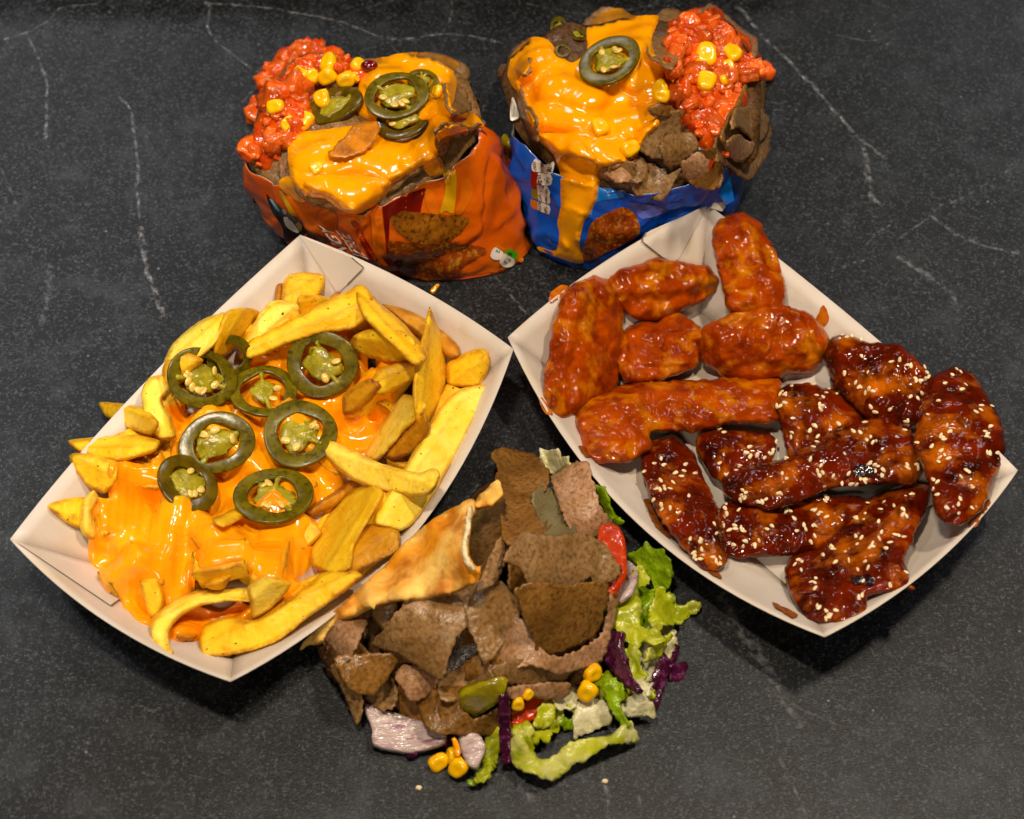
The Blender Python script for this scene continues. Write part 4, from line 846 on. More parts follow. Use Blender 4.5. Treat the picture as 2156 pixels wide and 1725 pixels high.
# ------------------------------------------------------------------ chicken wings in the right tray
def lump(poly, hf, seed, amp=1.0, lift=0.0, ridge=0.0):
    """a plump piece of chicken: outline read off the picture, swollen to both sides, set on what lies below"""
    poly = np.asarray(poly); poly = poly.mean(0) + (poly - poly.mean(0)) * 1.055
    V2, F, B = tri2d(poly, 5.0, 4.0, seed, 0.05); n = len(V2); d = np.maximum(polydist(V2, B), 0); R = d.max()
    d[d < 0.5] = 0; pr = np.sqrt(np.clip(1 - (1 - np.clip(d / (R * 0.85), 0, 1)) ** 2.1, 0, 1)); h = hf * R * K * pr
    c = V2.mean(0); A = np.c_[np.ones(n), V2 - c]; z = np.full(n, 0.05); H = blur(HM, 3); core = d > R * 0.25
    for _ in range(9):
        W = unp(V2, z); need = hat(H, W[:, 0], W[:, 1]) + 0.8 * h; co, *_ = np.linalg.lstsq(A[core], need[core], rcond=None)
        pl = A @ co; pl = pl + max(0, np.percentile((need - pl)[core], 82)) * 0.8; z = 0.4 * z + 0.6 * pl
    z = z + lift; dr = rays(V2); dr /= np.linalg.norm(dr, axis=1)[:, None]; W = unp(V2, z)
    q = W + seed * 0.37; e = np.clip(d / 14, 0, 1); a = math.atan2(*np.linalg.svd(V2 - c, full_matrices=False)[2][0][::-1]); s_ = (V2 - c) @ np.array([-math.sin(a), math.cos(a)])
    dis = 0.0034 * fbm(q, 42, seed, 2) + 0.0022 * fbm(q, 110, seed + 5, 2) - 0.0016 * np.clip(1 - np.abs(vnoise(q, 60, seed + 21)) * 6, 0, 1) + 0.0011 * fbm(q, 260, seed + 9, 2)
    dis += ridge * np.sin(s_ * 0.13 + seed + 0.9 * fbm(q, 50, seed, 1)); dis = dis * e * amp
    top = W - dr * (h + dis)[:, None]; bot = W + dr * (h * 0.9)[:, None]; bot[:, 2] = np.maximum(bot[:, 2], 0.0011)
    inner = np.where(d > 0)[0]; mp = np.arange(n); mp[inner] = n + np.arange(len(inner)); V = np.vstack([top, bot[inner]])
    F = flip_up(top, F); FF = list(F) + [tuple(int(mp[i]) for i in f[::-1]) for f in F]; raster(top, F); return V, FF
WG = 'chicken wings in the tray'
def wing(poly, hf, label, mat, seed, nseed=0, ridge=0.0, chars=(), lift=0.0):
    V, F = lump(poly, hf, seed, lift=lift, ridge=ridge); loc = np.array([V[:, 0].mean(), V[:, 1].mean(), V[:, 2].min()])
    T = empty('chicken_wing', loc); tag(T, label, 'chicken wing', WG); o = mesh('skin', V, F, M[mat], T)
    mod(o, 'SUBSURF', levels=1, render_levels=1)
    if nseed or chars:
        bv = BVHTree.FromPolygons([Vector(v) for v in V], F); rng = np.random.default_rng(seed); px = proj(V); lo, hi = px.min(0), px.max(0); k = 0; tries = 0
        cl = None
        while k < nseed and tries < 900:
            tries += 1; p = lo + (hi - lo) * rng.random(2)
            if cl is not None and rng.random() < 0.3: p = cl + rng.normal(0, 11, 2)
            h = bv.ray_cast(Vector(CAM), Vector(rays([p])[0]).normalized())
            if h[0] is None or h[1].z < 0.15: continue
            cl = p; nn = (h[1] + Vector(rng.normal(0, .3, 3))).normalized()
            inst('sesame_seed', sesame_me, rot_to(nn, rng.random() * 6.28), np.array(h[0] + h[1] * 0.0003), T, K * rng.uniform(5.6, 7.2)); k += 1
        for c in chars: decal('charred_patch', c, bv, M['char'], T, 0.0004, step=6, ragged=3, round_=True)
    return T
B_, Q_ = 'buffalo', 'bbq'; cX = crop(1406, 563, 1474, 2055)
wing(cG([(690, 500), (760, 440), (860, 410), (960, 375), (1100, 385), (1200, 400), (1300, 420), (1350, 490), (1340, 570), (1250, 640), (1100, 710), (960, 750), (850, 740), (780, 680), (720, 580)]), .62, 'orange buffalo wing at the back, left of the upright one', B_, 21, ridge=.0008)
wing(cG([(590, 485), (680, 510), (740, 580), (775, 700), (770, 850), (740, 1000), (745, 1120), (700, 1190), (520, 1290), (420, 1350), (340, 1320), (290, 1220), (285, 1110), (320, 960), (350, 750), (400, 620), (440, 560), (520, 520)]), .62, 'large orange buffalo wing against the left tray wall', B_, 22, ridge=.0005)
wing(cG([(1480, 95), (1400, 110), (1345, 170), (1335, 260), (1350, 400), (1400, 560), (1415, 670), (1500, 700), (1640, 700), (1760, 680), (1770, 520), (1730, 380), (1680, 260), (1620, 160), (1550, 105)]), .6, 'tall orange buffalo wing standing up against the far corner', B_, 24, ridge=.0010, lift=.004)
wing(cG([(1080, 700), (1180, 740), (1260, 820), (1265, 930), (1230, 1030), (1130, 1080), (1000, 1110), (880, 1140), (790, 1120), (750, 1010), (760, 880), (810, 790), (900, 760), (990, 760)]), .7, 'rounded orange buffalo drumette in the middle of the orange wings', B_, 23)
wing(cG([(1400, 740), (1470, 690), (1600, 670), (1760, 660), (1900, 710), (1990, 780), (2045, 870), (2010, 990), (1930, 1080), (1820, 1080), (1720, 1110), (1600, 1130), (1500, 1130), (1370, 1080), (1280, 990), (1270, 900), (1290, 800)]), .55, 'broad pale orange buffalo wing right of the drumette', B_, 25)
wing(cG([(560, 1230), (700, 1190), (780, 1160), (950, 1130), (1100, 1130), (1250, 1130), (1400, 1110), (1560, 1120), (1720, 1120), (1700, 1250), (1690, 1380), (1550, 1390), (1400, 1400), (1200, 1440), (1050, 1440), (960, 1440), (960, 1540), (900, 1580), (800, 1620), (660, 1620), (570, 1580), (530, 1500), (500, 1380), (510, 1280)]), .6, 'long orange buffalo wing with a round knuckle, nearest the dark wings', B_, 26)
wing(cX([(780, 920), (850, 900), (960, 905), (1060, 920), (1080, 960), (1060, 1030), (980, 1080), (900, 1120), (830, 1080), (780, 990)]), .7, 'dark glazed sesame wing end behind the large central one', Q_, 31, 18)
wing(cX([(880, 1200), (960, 1170), (1100, 1190), (1250, 1160), (1380, 1160), (1440, 1190), (1370, 1270), (1290, 1340), (1150, 1390), (1000, 1400), (900, 1390), (875, 1300)]), .6, 'dark sesame wing lying low under the central one', Q_, 32, 42)
wing(cX([(1080, 790), (1110, 740), (1200, 720), (1310, 750), (1390, 820), (1420, 890), (1330, 930), (1290, 970), (1200, 1000), (1130, 1000), (1105, 900), (1090, 850)]), .7, 'dark sesame drumette beside the bare patch of tray', Q_, 33, 26)
wing(cX([(1270, 600), (1300, 555), (1350, 530), (1450, 560), (1560, 570), (1600, 600), (1640, 640), (1690, 690), (1670, 770), (1640, 860), (1590, 900), (1500, 890), (1440, 850), (1370, 790), (1310, 740), (1290, 660)]), .6, 'dark sesame wing with a golden middle, farthest back', Q_, 34, 34)
wing(cX([(1640, 850), (1660, 760), (1700, 700), (1790, 665), (1850, 690), (1910, 780), (1960, 870), (1975, 980), (1940, 1080), (1900, 1180), (1830, 1250), (1760, 1265), (1710, 1210), (1680, 1080), (1640, 1000), (1630, 910)]), .6, 'large dark sesame wing against the right tray wall', Q_, 35, 46)
wing(cX([(560, 1010), (590, 960), (680, 930), (760, 1000), (800, 1100), (850, 1200), (880, 1300), (890, 1400), (850, 1450), (790, 1440), (740, 1390), (690, 1330), (640, 1270), (600, 1180), (570, 1100)]), .65, 'dark sesame wing hanging over the near left wall', Q_, 36, 40, ridge=.0006)
wing(cX([(890, 1080), (960, 1040), (1100, 1020), (1200, 960), (1330, 890), (1450, 860), (1560, 880), (1620, 940), (1650, 1050), (1600, 1120), (1520, 1110), (1400, 1120), (1300, 1130), (1180, 1180), (1080, 1210), (960, 1190), (890, 1140)]), .7, 'largest dark sesame wing lying across the middle', Q_, 37, 56, ridge=.0008, chars=[cQ([(1230, 560), (1290, 550), (1340, 570), (1350, 610), (1240, 620)])])
wing(cX([(1600, 1120), (1680, 1130), (1665, 1220), (1620, 1310), (1590, 1400), (1600, 1480), (1620, 1520), (1540, 1530), (1450, 1550), (1440, 1610), (1330, 1650), (1220, 1640), (1160, 1570), (1130, 1450), (1160, 1390), (1250, 1360), (1320, 1280), (1420, 1200), (1520, 1140)]), .55, 'broad dark sesame wing with a charred patch at the near corner', Q_, 38, 58,
     chars=[cQ([(1220, 1150), (1270, 1160), (1320, 1140), (1350, 1180), (1330, 1220), (1270, 1205), (1230, 1210)])])
for nm, p, m in (('sauce_smear', cG([(330, 570), (400, 530), (440, 540), (400, 590), (320, 640)]), 'sauce_smear'), ('sauce_smear', cG([(2000, 680), (2020, 660), (2050, 720), (2030, 790), (1970, 760)]), 'sauce_smear'),
                 ('sauce_smear', cG([(255, 1240), (280, 1240), (340, 1340), (290, 1320)]), 'sauce_smear'), ('sauce_smear', cG([(490, 1530), (560, 1540), (620, 1600), (540, 1600)]), 'sauce_brown'),
                 ('sauce_smear', cQ([(1960, 740), (1980, 770), (1920, 850), (1900, 890), (1855, 890), (1870, 850)]), 'sauce_brown'), ('sauce_smear', cQ([(95, 750), (140, 760), (220, 900), (240, 960), (150, 880)]), 'sauce_brown'),
                 ('sauce_smear', cQ([(440, 1130), (500, 1140), (520, 1175), (470, 1160)]), 'sauce_brown'), ('sauce_smear', cQ([(790, 1300), (850, 1330), (930, 1370), (900, 1390), (820, 1340)]), 'sauce_brown')):
    decal(nm, p, BV_TR, M[m], TRAY_R, 0.0006, step=5, ragged=2, round_=True)
# ------------------------------------------------------------------ toppings on the orange bag
def rays_blanket(name, poly, bvs, mat, T, label=None, cat=None, parent=None, step=7, iters=14, edge=16, holes=()):
    """sauce that runs over standing surfaces: outline cast on to them, relaxed, then thickened outwards"""
    V, F, B = tri2d(poly, step, 2.0, SEED[0], 0.05); nb = len(B)
    W = []
    for d in rays(V):
        best = None
        for bv in bvs:
            h = bv.ray_cast(Vector(CAM), Vector(d).normalized())
            if h[0] is not None and (best is None or h[3] < best[1]): best = (np.array(h[0]), h[3])
        W.append(best[0] if best else None)
    ok = [k for k in range(len(W)) if W[k] is not None]
    for k in range(len(W)):
        if W[k] is None: j = min(ok, key=lambda q: np.sum((V[q] - V[k]) ** 2)); W[k] = unp([V[k]], W[j][2])[0]
    W = np.array(W); nb_ = [[] for _ in V]
    for f in F:
        for a, b in ((0, 1), (1, 2), (2, 0)): nb_[f[a]].append(f[b]); nb_[f[b]].append(f[a])
    D = np.linalg.norm(W - CAM, axis=1); D0 = D.copy()
    for _ in range(iters):
        D2 = np.array([D[n].mean() if n else D[i] for i, n in enumerate(nb_)]); D = np.minimum(D * .5 + D2 * .5, D + 1e-9) * .6 + (D * .5 + D2 * .5) * .4
    D = np.minimum(D, D0 - 0.0008)
    dr = rays(V); dr /= np.linalg.norm(dr, axis=1)[:, None]
    e = np.clip(polydist(V, B) / edge, 0, 1); th = T * np.sqrt(1 - (1 - e) ** 2); W = CAM + dr * (D - th + (e <= 0) * 0.0006)[:, None]
    F = flip_up(W, F); o = mesh(name, W, F, M[mat], parent); mod(o, 'SUBSURF', levels=1, render_levels=1); raster(W, F)
    if label: tag(o, label, cat)
    return o
def grow(p, k=1.04):
    p = np.asarray(p, float); return (p.mean(0) + (p - p.mean(0)) * k)
def salsa(poly, n, label, seed, big):
    rng = np.random.default_rng(seed); b = blanket('salsa_mound', [poly], 'salsa', 0.006, 4, seed, edge=0.008, rough_edge=0.004, label=label, cat='salsa'); H = blur(HM, 2)
    P = np.asarray(poly); k = 0; lo, hi = P.min(0), P.max(0)
    while k < n:
        p = lo + (hi - lo) * rng.random(2)
        if not inpoly([p], poly)[0]: continue
        w = march([p], H)[0]; s = (big[0] + (big[1] - big[0]) * rng.random() ** 1.8) * K; R = Matrix.Rotation(rng.random() * 6, 3, 'Z') @ Matrix.Rotation(rng.normal(0, .5), 3, 'X')
        inst('tomato_chunk', chunk_me[int(rng.integers(len(chunk_me)))], R, w - [0, 0, s * 0.1], b, np.array([1, 1, .8]) * s); k += 1
    return b
def scene_bvh(names):
    V, F = [], []
    for o in list(bpy.data.objects):
        if o.type == 'MESH' and o.name.split('.')[0] in names:
            w = WLOC[o.name]; off = len(V); V += [Vector(v.co) + Vector(w) for v in o.data.vertices]; F += [tuple(i + off for i in f.vertices) for f in o.data.polygons]
    return BVHTree.FromPolygons(V, F)
MG = 'doner meat slices'
def meat(poly, label, mat='meat', group=MG, **k):
    poly = np.asarray(poly, float); poly = poly.mean(0) + (poly - poly.mean(0)) * 1.07
    kw = dict(thick=0.0010, ragged=4.0, rfreq=.2, fine=.0002, tilt=(random.uniform(-.12, .12), random.uniform(-.14, .06)), flex=0.22, wave=0.0045, wfreq=30, step=5.5, curl=random.choice((-1, 1)) * random.uniform(.006, .014), cdir=random.uniform(0, 3.1)); kw.update(k)
    return sheet('meat_slice', poly, mat, label, 'meat slice', group, **kw)
# form under the cheese: folded meat and chips that make it lumpy
def roll(pts, r, label, mat='meat', ft=.6): 
    SEED[0] += 1; P = catmull(pts, 6) if len(pts) > 2 else lerp_path(pts, 9); W = drop(P, np.full(len(P), r), ft, sink=.4, stiff=False); V, F = tube(W, np.full(len(P), r) * K, ft, nr=16, seed=SEED[0], noise=.12, nfreq=90)
    o = mesh('meat_roll', V, F, M[mat]); raster(V, F); tag(o, label, 'meat slice', 'rolled meat under the melted cheese'); return o
for p, r in (([(800, 180), (900, 140), (960, 160)], 40), ([(640, 350), (740, 330), (820, 350)], 52), ([(660, 400), (760, 400)], 44), ([(900, 330), (950, 240)], 36), ([(900, 250), (960, 200)], 30), ([(860, 350), (920, 300)], 30), ([(720, 170), (800, 150)], 34)):
    roll(p, r, 'rolled meat slice hidden by melted cheese in the orange bag')
meat(cA([(1430, 400), (1520, 350), (1600, 345), (1570, 400), (1660, 490), (1600, 500), (1590, 580), (1480, 560), (1440, 480)]), 'spiky meat slice sticking out at the right of the orange bag', 'meat', curl=.004, lift=.004)
meat(cA([(1040, 1070), (1050, 1000), (1180, 940), (1280, 880), (1290, 920), (1190, 990), (1100, 1080)]), 'narrow meat edge under the cheese at the front of the orange bag', 'meat', lift=.002)
meat(cA([(500, 1090), (560, 1070), (700, 1160), (830, 1200), (800, 1230), (700, 1190), (560, 1160)]), 'meat edge peeking below the cheese at the front left of the orange bag', 'meat_pink', lift=.001)
meat(cA([(820, 180), (900, 160), (1000, 190), (900, 230)]), 'meat slice edge at the back of the orange bag', 'meat_pink', lift=.002)
meat(cA([(360, 880), (420, 860), (440, 960), (520, 1080), (430, 1060), (340, 980)]), 'meat slice at the left rim of the orange bag beside the salsa', 'meat_pink', lift=.002)
meat(cA([(1370, 720), (1480, 650), (1700, 650), (1600, 680), (1480, 720), (1390, 800)]), 'meat flap over the right front rim of the orange bag', 'meat', lift=.003)
salsa(cA([(160, 420), (190, 310), (290, 220), (480, 100), (560, 90), (620, 150), (760, 160), (850, 210), (890, 330), (700, 390), (540, 420), (520, 560), (430, 700), (350, 860), (250, 930), (140, 870), (130, 740), (190, 600)]), 90,
      'chunky red tomato salsa on the left of the orange bag', 51, (8, 34))
OVER = ('meat_filling', 'meat_slice', 'meat_roll', 'film', 'salsa_mound')
top_bv = scene_bvh(OVER)
rays_blanket('melted_cheese', cA([(900, 230), (1000, 190), (1200, 155), (1400, 180), (1525, 235), (1480, 290), (1510, 350), (1480, 480), (1380, 600), (1200, 640), (980, 620), (860, 560), (860, 420), (870, 330)]), [top_bv], 'cheese', 0.0042, 'bright sheet of cheese across the back of the orange bag', 'cheese sauce', iters=10)
rays_blanket('melted_cheese', cA([(395, 760), (440, 690), (640, 660), (860, 630), (1000, 650), (1060, 740), (1250, 720), (1320, 620), (1330, 500), (1320, 420), (1440, 450), (1480, 530), (1600, 550), (1690, 640), (1500, 690), (1390, 730), (1380, 860), (1290, 890), (1200, 940), (1080, 1030), (1040, 1100), (940, 1180), (830, 1222), (740, 1190), (640, 1120), (500, 1090), (410, 960)]), [top_bv], 'cheese', 0.0035, 'large pool of bright cheese over the front half of the orange bag', 'cheese sauce', iters=10)
top_bv = scene_bvh(('melted_cheese', 'meat_filling', 'meat_slice', 'film'))
rays_blanket('melted_cheese', cA([(480, 1010), (600, 960), (800, 960), (1000, 980), (1080, 1010), (1010, 1110), (900, 1185), (820, 1218), (760, 1190), (660, 1110), (560, 1080)]), [top_bv], 'cheese', 0.004, 'pointed tongue of cheese hanging over the front rim of the orange bag', 'cheese sauce')
rays_blanket('melted_cheese', cA([(1290, 860), (1340, 820), (1400, 850), (1420, 920), (1390, 970), (1330, 970), (1280, 920)]), [top_bv], 'cheese', 0.005, 'round blob of cheese on the right front rim of the orange bag', 'cheese sauce', edge=22)
rays_blanket('melted_cheese', cA([(335, 1000), (400, 970), (480, 1010), (520, 1100), (500, 1150), (420, 1110), (350, 1050)]), [top_bv], 'cheese', 0.003, 'thin cheese smear over the left front rim of the orange bag', 'cheese sauce')
meat(cA([(660, 815), (780, 720), (830, 660), (970, 640), (990, 700), (930, 770), (820, 820), (720, 830)]), 'cheese-stained meat flap curling up in front of the jalapenos', material('cheese_stained_meat', (214, 130, 14), (150, 84, 14), s1=120, rough=.3, bump=.4, bscale=600), lift=.003, curl=.004, cdir=1.2)
JG = 'jalapeno slices on the orange bag'
jalapeno(cA([(720, 540)])[0], 68, 'dark jalapeno slice lying left with a corn kernel on it', ry=.7, mat='jal_dark', seeds=0, hollow=.5, corer=.6, group=JG, spin=.1)
jalapeno(cA([(1280, 375)])[0], 34, 'small jalapeno ring at the back right of the orange bag', seeds=1, group=JG)
jalapeno(cA([(1155, 665)])[0], 58, 'dark jalapeno ring underneath the large green one', ry=.8, mat='jal_dark', seeds=1, group=JG, spin=0.0)
jalapeno(cA([(1110, 470)])[0], 68, 'large bright green jalapeno ring on top of the orange bag', ry=.82, seeds=4, hollow=.66, group=JG, lift=.003, spin=0.3)
CG = 'corn kernels on the orange bag'
for p, r, l in (((680, 230), 22, 'corn kernel at the back of the corn cluster on the salsa'), ((845, 262), 18, 'corn kernel nearest the dark red bean at the right of the cluster'), ((480, 315), 20, 'corn kernel leftmost of the cluster on the salsa'),
                ((560, 345), 17, 'corn kernel second from the left in the cluster on the salsa'), ((660, 325), 21, 'corn kernel in front of the rearmost one in the cluster'), ((765, 330), 20, 'corn kernel low on the right of the cluster on the salsa'),
                ((325, 515), 19, 'lone corn kernel standing on end at the left of the salsa'), ((400, 637), 19, 'corn kernel left of its twin by the near end of the salsa'), ((515, 650), 22, 'corn kernel where the salsa meets the front cheese'),
                ((632, 470), 21, 'corn kernel sitting on the dark jalapeno slice'), ((1390, 432), 15, 'corn kernel beside the spiky meat on the right'), ((830, 335), 11, 'broken corn bit at the right end of the cluster')):
    kernel(cA([p])[0], r, l, CG)
kernel(cA([(585, 905)])[0], 15, 'corn kernel sunk in the front cheese of the orange bag', CG, lift=-0.002)
SEED[0] += 1; p, n, c = rest(cA([(930, 265)])[0], 14); V, F = blob(14, 9, lambda v: v * [.0042, .0028, .0022]); o = mesh('bean', V + p + [0, 0, .002], F, material('dark_red_bean', (120, 8, 6), (90, 4, 10), s1=200, rough=.12, coat=.5)); tag(o, 'dark red bean between the salsa and the back cheese', 'bean')

# ------------------------------------------------------------------ toppings on the blue bag
for p, r in (([(1170, 190), (1240, 210)], 50), ([(1140, 240), (1240, 250)], 40), ([(1250, 60), (1310, 50)], 34), ([(1110, 150), (1160, 110)], 34), ([(1330, 90), (1340, 170)], 36), ([(1240, 290), (1350, 260)], 40), ([(1180, 300), (1260, 320)], 30), ([(1370, 200), (1380, 130)], 26)):
    roll(p, r, 'rolled meat slice hidden by melted cheese in the blue bag')
BM = 'doner meat slices on the blue bag'
def bm(p, l, m='meat', **k): return meat(cB(p), l, m, BM, **k)
bm([(1390, 90), (1490, 50), (1560, 110), (1640, 200), (1720, 240), (1740, 340), (1640, 330), (1500, 200)], 'meat slice behind the salsa at the back right of the blue bag', 'meat_pink', lift=.002)
bm([(660, 130), (720, 80), (830, 60), (800, 120), (700, 190)], 'meat edge at the very back of the blue bag', 'meat_pink', lift=.002)
bm([(1050, 300), (1120, 90), (1240, 80), (1260, 200), (1210, 420), (1120, 370)], 'brown meat slice between the cheese and the salsa', 'meat', lift=.004, curl=.004)
bm([(90, 470), (130, 430), (190, 470), (250, 600), (330, 760), (330, 900), (280, 800), (170, 610)], 'ragged meat slice overhanging the left rim of the blue bag', 'meat', lift=.002)
bm([(170, 300), (250, 250), (300, 300), (280, 450), (170, 420)], 'frayed meat slice tip at the upper left of the blue bag', 'meat_pink', lift=.004)
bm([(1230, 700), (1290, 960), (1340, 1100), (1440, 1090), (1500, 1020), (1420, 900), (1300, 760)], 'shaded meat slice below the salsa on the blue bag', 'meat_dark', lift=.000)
bm([(1680, 560), (1790, 545), (1795, 650), (1770, 830), (1660, 900), (1540, 870), (1560, 760), (1640, 650)], 'shiny brown meat slice at the right of the salsa', 'meat_gold', lift=.002, curl=-.004)
bm([(1500, 890), (1660, 900), (1780, 830), (1835, 820), (1810, 1000), (1720, 1115), (1660, 1100), (1590, 1050), (1500, 1030)], 'drooping meat slice at the lower right of the blue bag', 'meat', lift=.000, curl=.006, cdir=.4, tilt=(0, -.1))
bm([(740, 1060), (870, 1035), (975, 1110), (970, 1215), (870, 1190), (740, 1150)], 'pale meat slice hanging over the front rim of the blue bag', 'meat_pink', lift=.001, tilt=(0, -.1))
bm([(975, 1060), (1090, 1050), (1170, 1130), (1250, 1090), (1190, 1220), (1130, 1290), (1060, 1250), (970, 1230)], 'pointed folded meat slice lowest on the front of the blue bag', 'meat', lift=.002, curl=.006, tilt=(0, -.1))
bm([(1250, 730), (1130, 780), (1030, 890), (1000, 980), (1090, 1050), (1200, 1050), (1340, 1095), (1300, 950), (1240, 830)], 'brown meat slice under the dark fold at the front of the blue bag', 'meat', lift=.004, curl=.004)
for k in range(9):
    cx, cy = random.choice(cB([(800, 1000), (900, 1080), (1000, 1120), (1100, 1120), (1200, 1080), (1350, 1040), (1450, 1060), (1600, 950), (1700, 800), (1720, 680), (1650, 1020), (1150, 900), (1250, 950)])); rr = random.uniform(28, 42); cx += random.uniform(-12, 12); cy += random.uniform(-12, 12)
    meat([(cx + math.cos(t) * rr * random.uniform(.7, 1.3), cy + math.sin(t) * rr * random.uniform(.6, 1.1)) for t in np.linspace(0, 5.5, 7)], 'small meat shaving along the front and right of the blue bag', random.choice(('meat', 'meat_pink', 'meat_gold')), 'meat shavings on the blue bag', lift=random.uniform(0, .004))
salsa(cB([(1200, 200), (1250, 120), (1380, 80), (1500, 100), (1560, 180), (1640, 260), (1740, 330), (1790, 470), (1700, 560), (1660, 680), (1560, 760), (1540, 860), (1550, 1000), (1480, 1000), (1340, 860), (1270, 780), (1220, 640), (1190, 460)]), 95,
      'chunky tomato salsa on the right of the blue bag', 52, (8, 34))
top_bv = scene_bvh(OVER)
rays_blanket('melted_cheese', cB([(150, 480), (185, 340), (290, 240), (400, 245), (470, 330), (560, 400), (660, 330), (660, 180), (760, 80), (870, 50), (960, 100), (1125, 105), (1070, 250), (1090, 350), (1200, 440), (1220, 600), (1140, 660), (1050, 720), (1130, 780), (1020, 900), (970, 1010), (860, 1040), (740, 1080), (640, 1060), (470, 1000), (345, 890), (290, 780), (240, 620), (190, 560)]), [top_bv], 'cheese', 0.0034, 'bright orange melted cheese over the top of the blue bag', 'cheese sauce', iters=9)
top_bv = scene_bvh(('melted_cheese', 'meat_filling', 'film'))
rays_blanket('melted_cheese', cB([(350, 860), (560, 860), (720, 1000), (745, 1130), (735, 1240), (690, 1350), (640, 1430), (615, 1560), (640, 1680), (560, 1680), (470, 1640), (350, 1600), (345, 1570), (460, 1600), (482, 1500), (470, 1430), (492, 1300), (485, 1100), (440, 970)]), [top_bv], 'cheese', 0.0035, 'long run of cheese down the front of the blue bag to the counter', 'cheese sauce', iters=8)
bm([(1050, 710), (1120, 670), (1270, 690), (1270, 720), (1130, 745)], 'dark-edged meat fold above the hole in the cheese', 'meat_gold', lift=.004)
J2 = 'jalapeno slices on the blue bag'
jalapeno(cB([(480, 190)])[0], 36, 'olive jalapeno piece at the back left of the blue bag', ry=.6, mat='jal', seeds=0, group=J2)
jalapeno(cB([(590, 240)])[0], 34, 'dark jalapeno piece behind the large ring on the blue bag', ry=.6, mat='jal_dark', seeds=0, group=J2)
jalapeno(cB([(500, 340)])[0], 24, 'small jalapeno bit left of the large ring on the blue bag', ry=.7, core=False, group=J2)
jalapeno(cB([(818, 455)])[0], 68, 'large jalapeno ring with pale seeds on top of the blue bag', seeds=6, hollow=.6, group=J2, lift=.003)
C2 = 'corn kernels on the blue bag'
for p, r, l in (((1420, 365), 28, 'largest corn kernel on the salsa of the blue bag'), ((1585, 362), 22, 'pointed corn kernel right of the largest one'), ((1550, 445), 16, 'square corn kernel below the pointed one'), ((1415, 540), 24, 'rounded corn kernel lowest on the salsa of the blue bag'),
                ((1522, 522), 13, 'small corn bit beside the lowest kernel on the blue bag'), ((1145, 525), 19, 'cheese-smeared corn kernel left of the salsa on the blue bag'), ((1140, 610), 16, 'corn kernel just below the cheese-smeared one'), ((735, 825), 21, 'corn kernel sunk in the middle of the cheese of the blue bag'), ((930, 965), 20, 'corn kernel below the dark hole in the cheese')):
    kernel(cB([p])[0], r, l, C2)
sheet('pepper_strip', cB([(80, 990), (130, 850), (170, 900), (175, 1150), (130, 1160)]), 'pickle', 'olive pepper strip standing between the two bags', 'pepper', zs=[60, 150, 150, 30, 20], thick=.002, ragged=2)
# ------------------------------------------------------------------ open doner wrap at the front
def mound(poly, H0, label, mat):
    B = catmull(poly, 4, True); W = unp(B, 0.001)[:, :2]; c = W.mean(0); V = [np.r_[c, H0]]; n = len(W); rings = 16
    for k in range(1, rings + 1):
        s = k / rings; P = c + (W - c) * s; z = H0 * (1 - s ** 2.4) + 0.001; z = z + fbm(np.c_[P, np.zeros(n)], 60, 8, 2) * 0.005 * (1 - s); V += np.c_[P, z].tolist()
    F = [(0, 1 + i, 1 + (i + 1) % n) for i in range(n)] + [(1 + k * n + i, 1 + (k + 1) * n + i, 1 + (k + 1) * n + (i + 1) % n, 1 + k * n + (i + 1) % n) for k in range(rings - 1) for i in range(n)]
    V = np.array(V); F = flip_up(V, F); o = mesh('meat_heap', V, F, M[mat]); tag(o, label, 'meat'); raster(V, F); return o
def strip(name, pts, w, mat, label, cat, group, thick=.0012, wave=.003, lift=0.0, ragged=3, zs=None, **k):
    P = catmull(pts, 5); n = len(P); T = np.gradient(P, axis=0); Nn = np.stack([-T[:, 1], T[:, 0]], 1); Nn /= np.linalg.norm(Nn, axis=1)[:, None] + 1e-9
    ww = np.interp(np.linspace(0, 1, n), np.linspace(0, 1, len(w)), w)[:, None] / 2; return sheet(name, np.vstack([P + Nn * ww, (P - Nn * ww)[::-1]]), mat, label, cat, group, thick=thick, wave=wave, lift=lift, ragged=ragged, zs=zs, step=6, **k)
LG = 'salad leaves around the wrap'; KG = 'red cabbage shreds around the wrap'
def leaf(p, l, m='lettuce', **k):
    p = np.asarray(p, float); p = p.mean(0) + (p - p.mean(0)) * 1.12
    kw = dict(thick=.0008, ragged=6, rfreq=.12, wave=.0048, wfreq=110, flex=.5, lift=.004, step=5, group=LG); kw.update(k); return sheet('lettuce_leaf', p, m, l, 'lettuce', **kw)
# salad first, it lies lowest
leaf([(1290, 1190), (1350, 1180), (1400, 1220), (1420, 1290), (1390, 1350), (1330, 1390), (1290, 1340), (1280, 1260)], 'broad ruffled lettuce leaf lying underneath the salad at the right', 'lettuce_green', wave=.007, wfreq=90, ragged=8)
leaf([(1240, 1440), (1320, 1420), (1370, 1460), (1340, 1500), (1260, 1510), (1210, 1490)], 'ruffled green lettuce leaf underneath the white stem pieces', 'lettuce', wave=.006, wfreq=90, ragged=8)
leaf([(1090, 1490), (1150, 1470), (1180, 1510), (1150, 1560), (1100, 1570), (1070, 1530)], 'ruffled lettuce leaf underneath the front tomato wedge', 'lettuce', wave=.006, wfreq=90, ragged=7)
leaf([(1330, 1340), (1400, 1310), (1420, 1360), (1370, 1420), (1320, 1410)], 'crumpled pale lettuce leaf among the cabbage shreds', 'lettuce_pale', wave=.006, wfreq=90, ragged=7)
leaf(cL([(430, 150), (560, 220), (650, 380), (600, 470), (500, 560), (470, 450), (330, 330), (250, 240), (340, 190)]), 'brownish lettuce shred in the shade of the wings tray', 'lettuce_green')
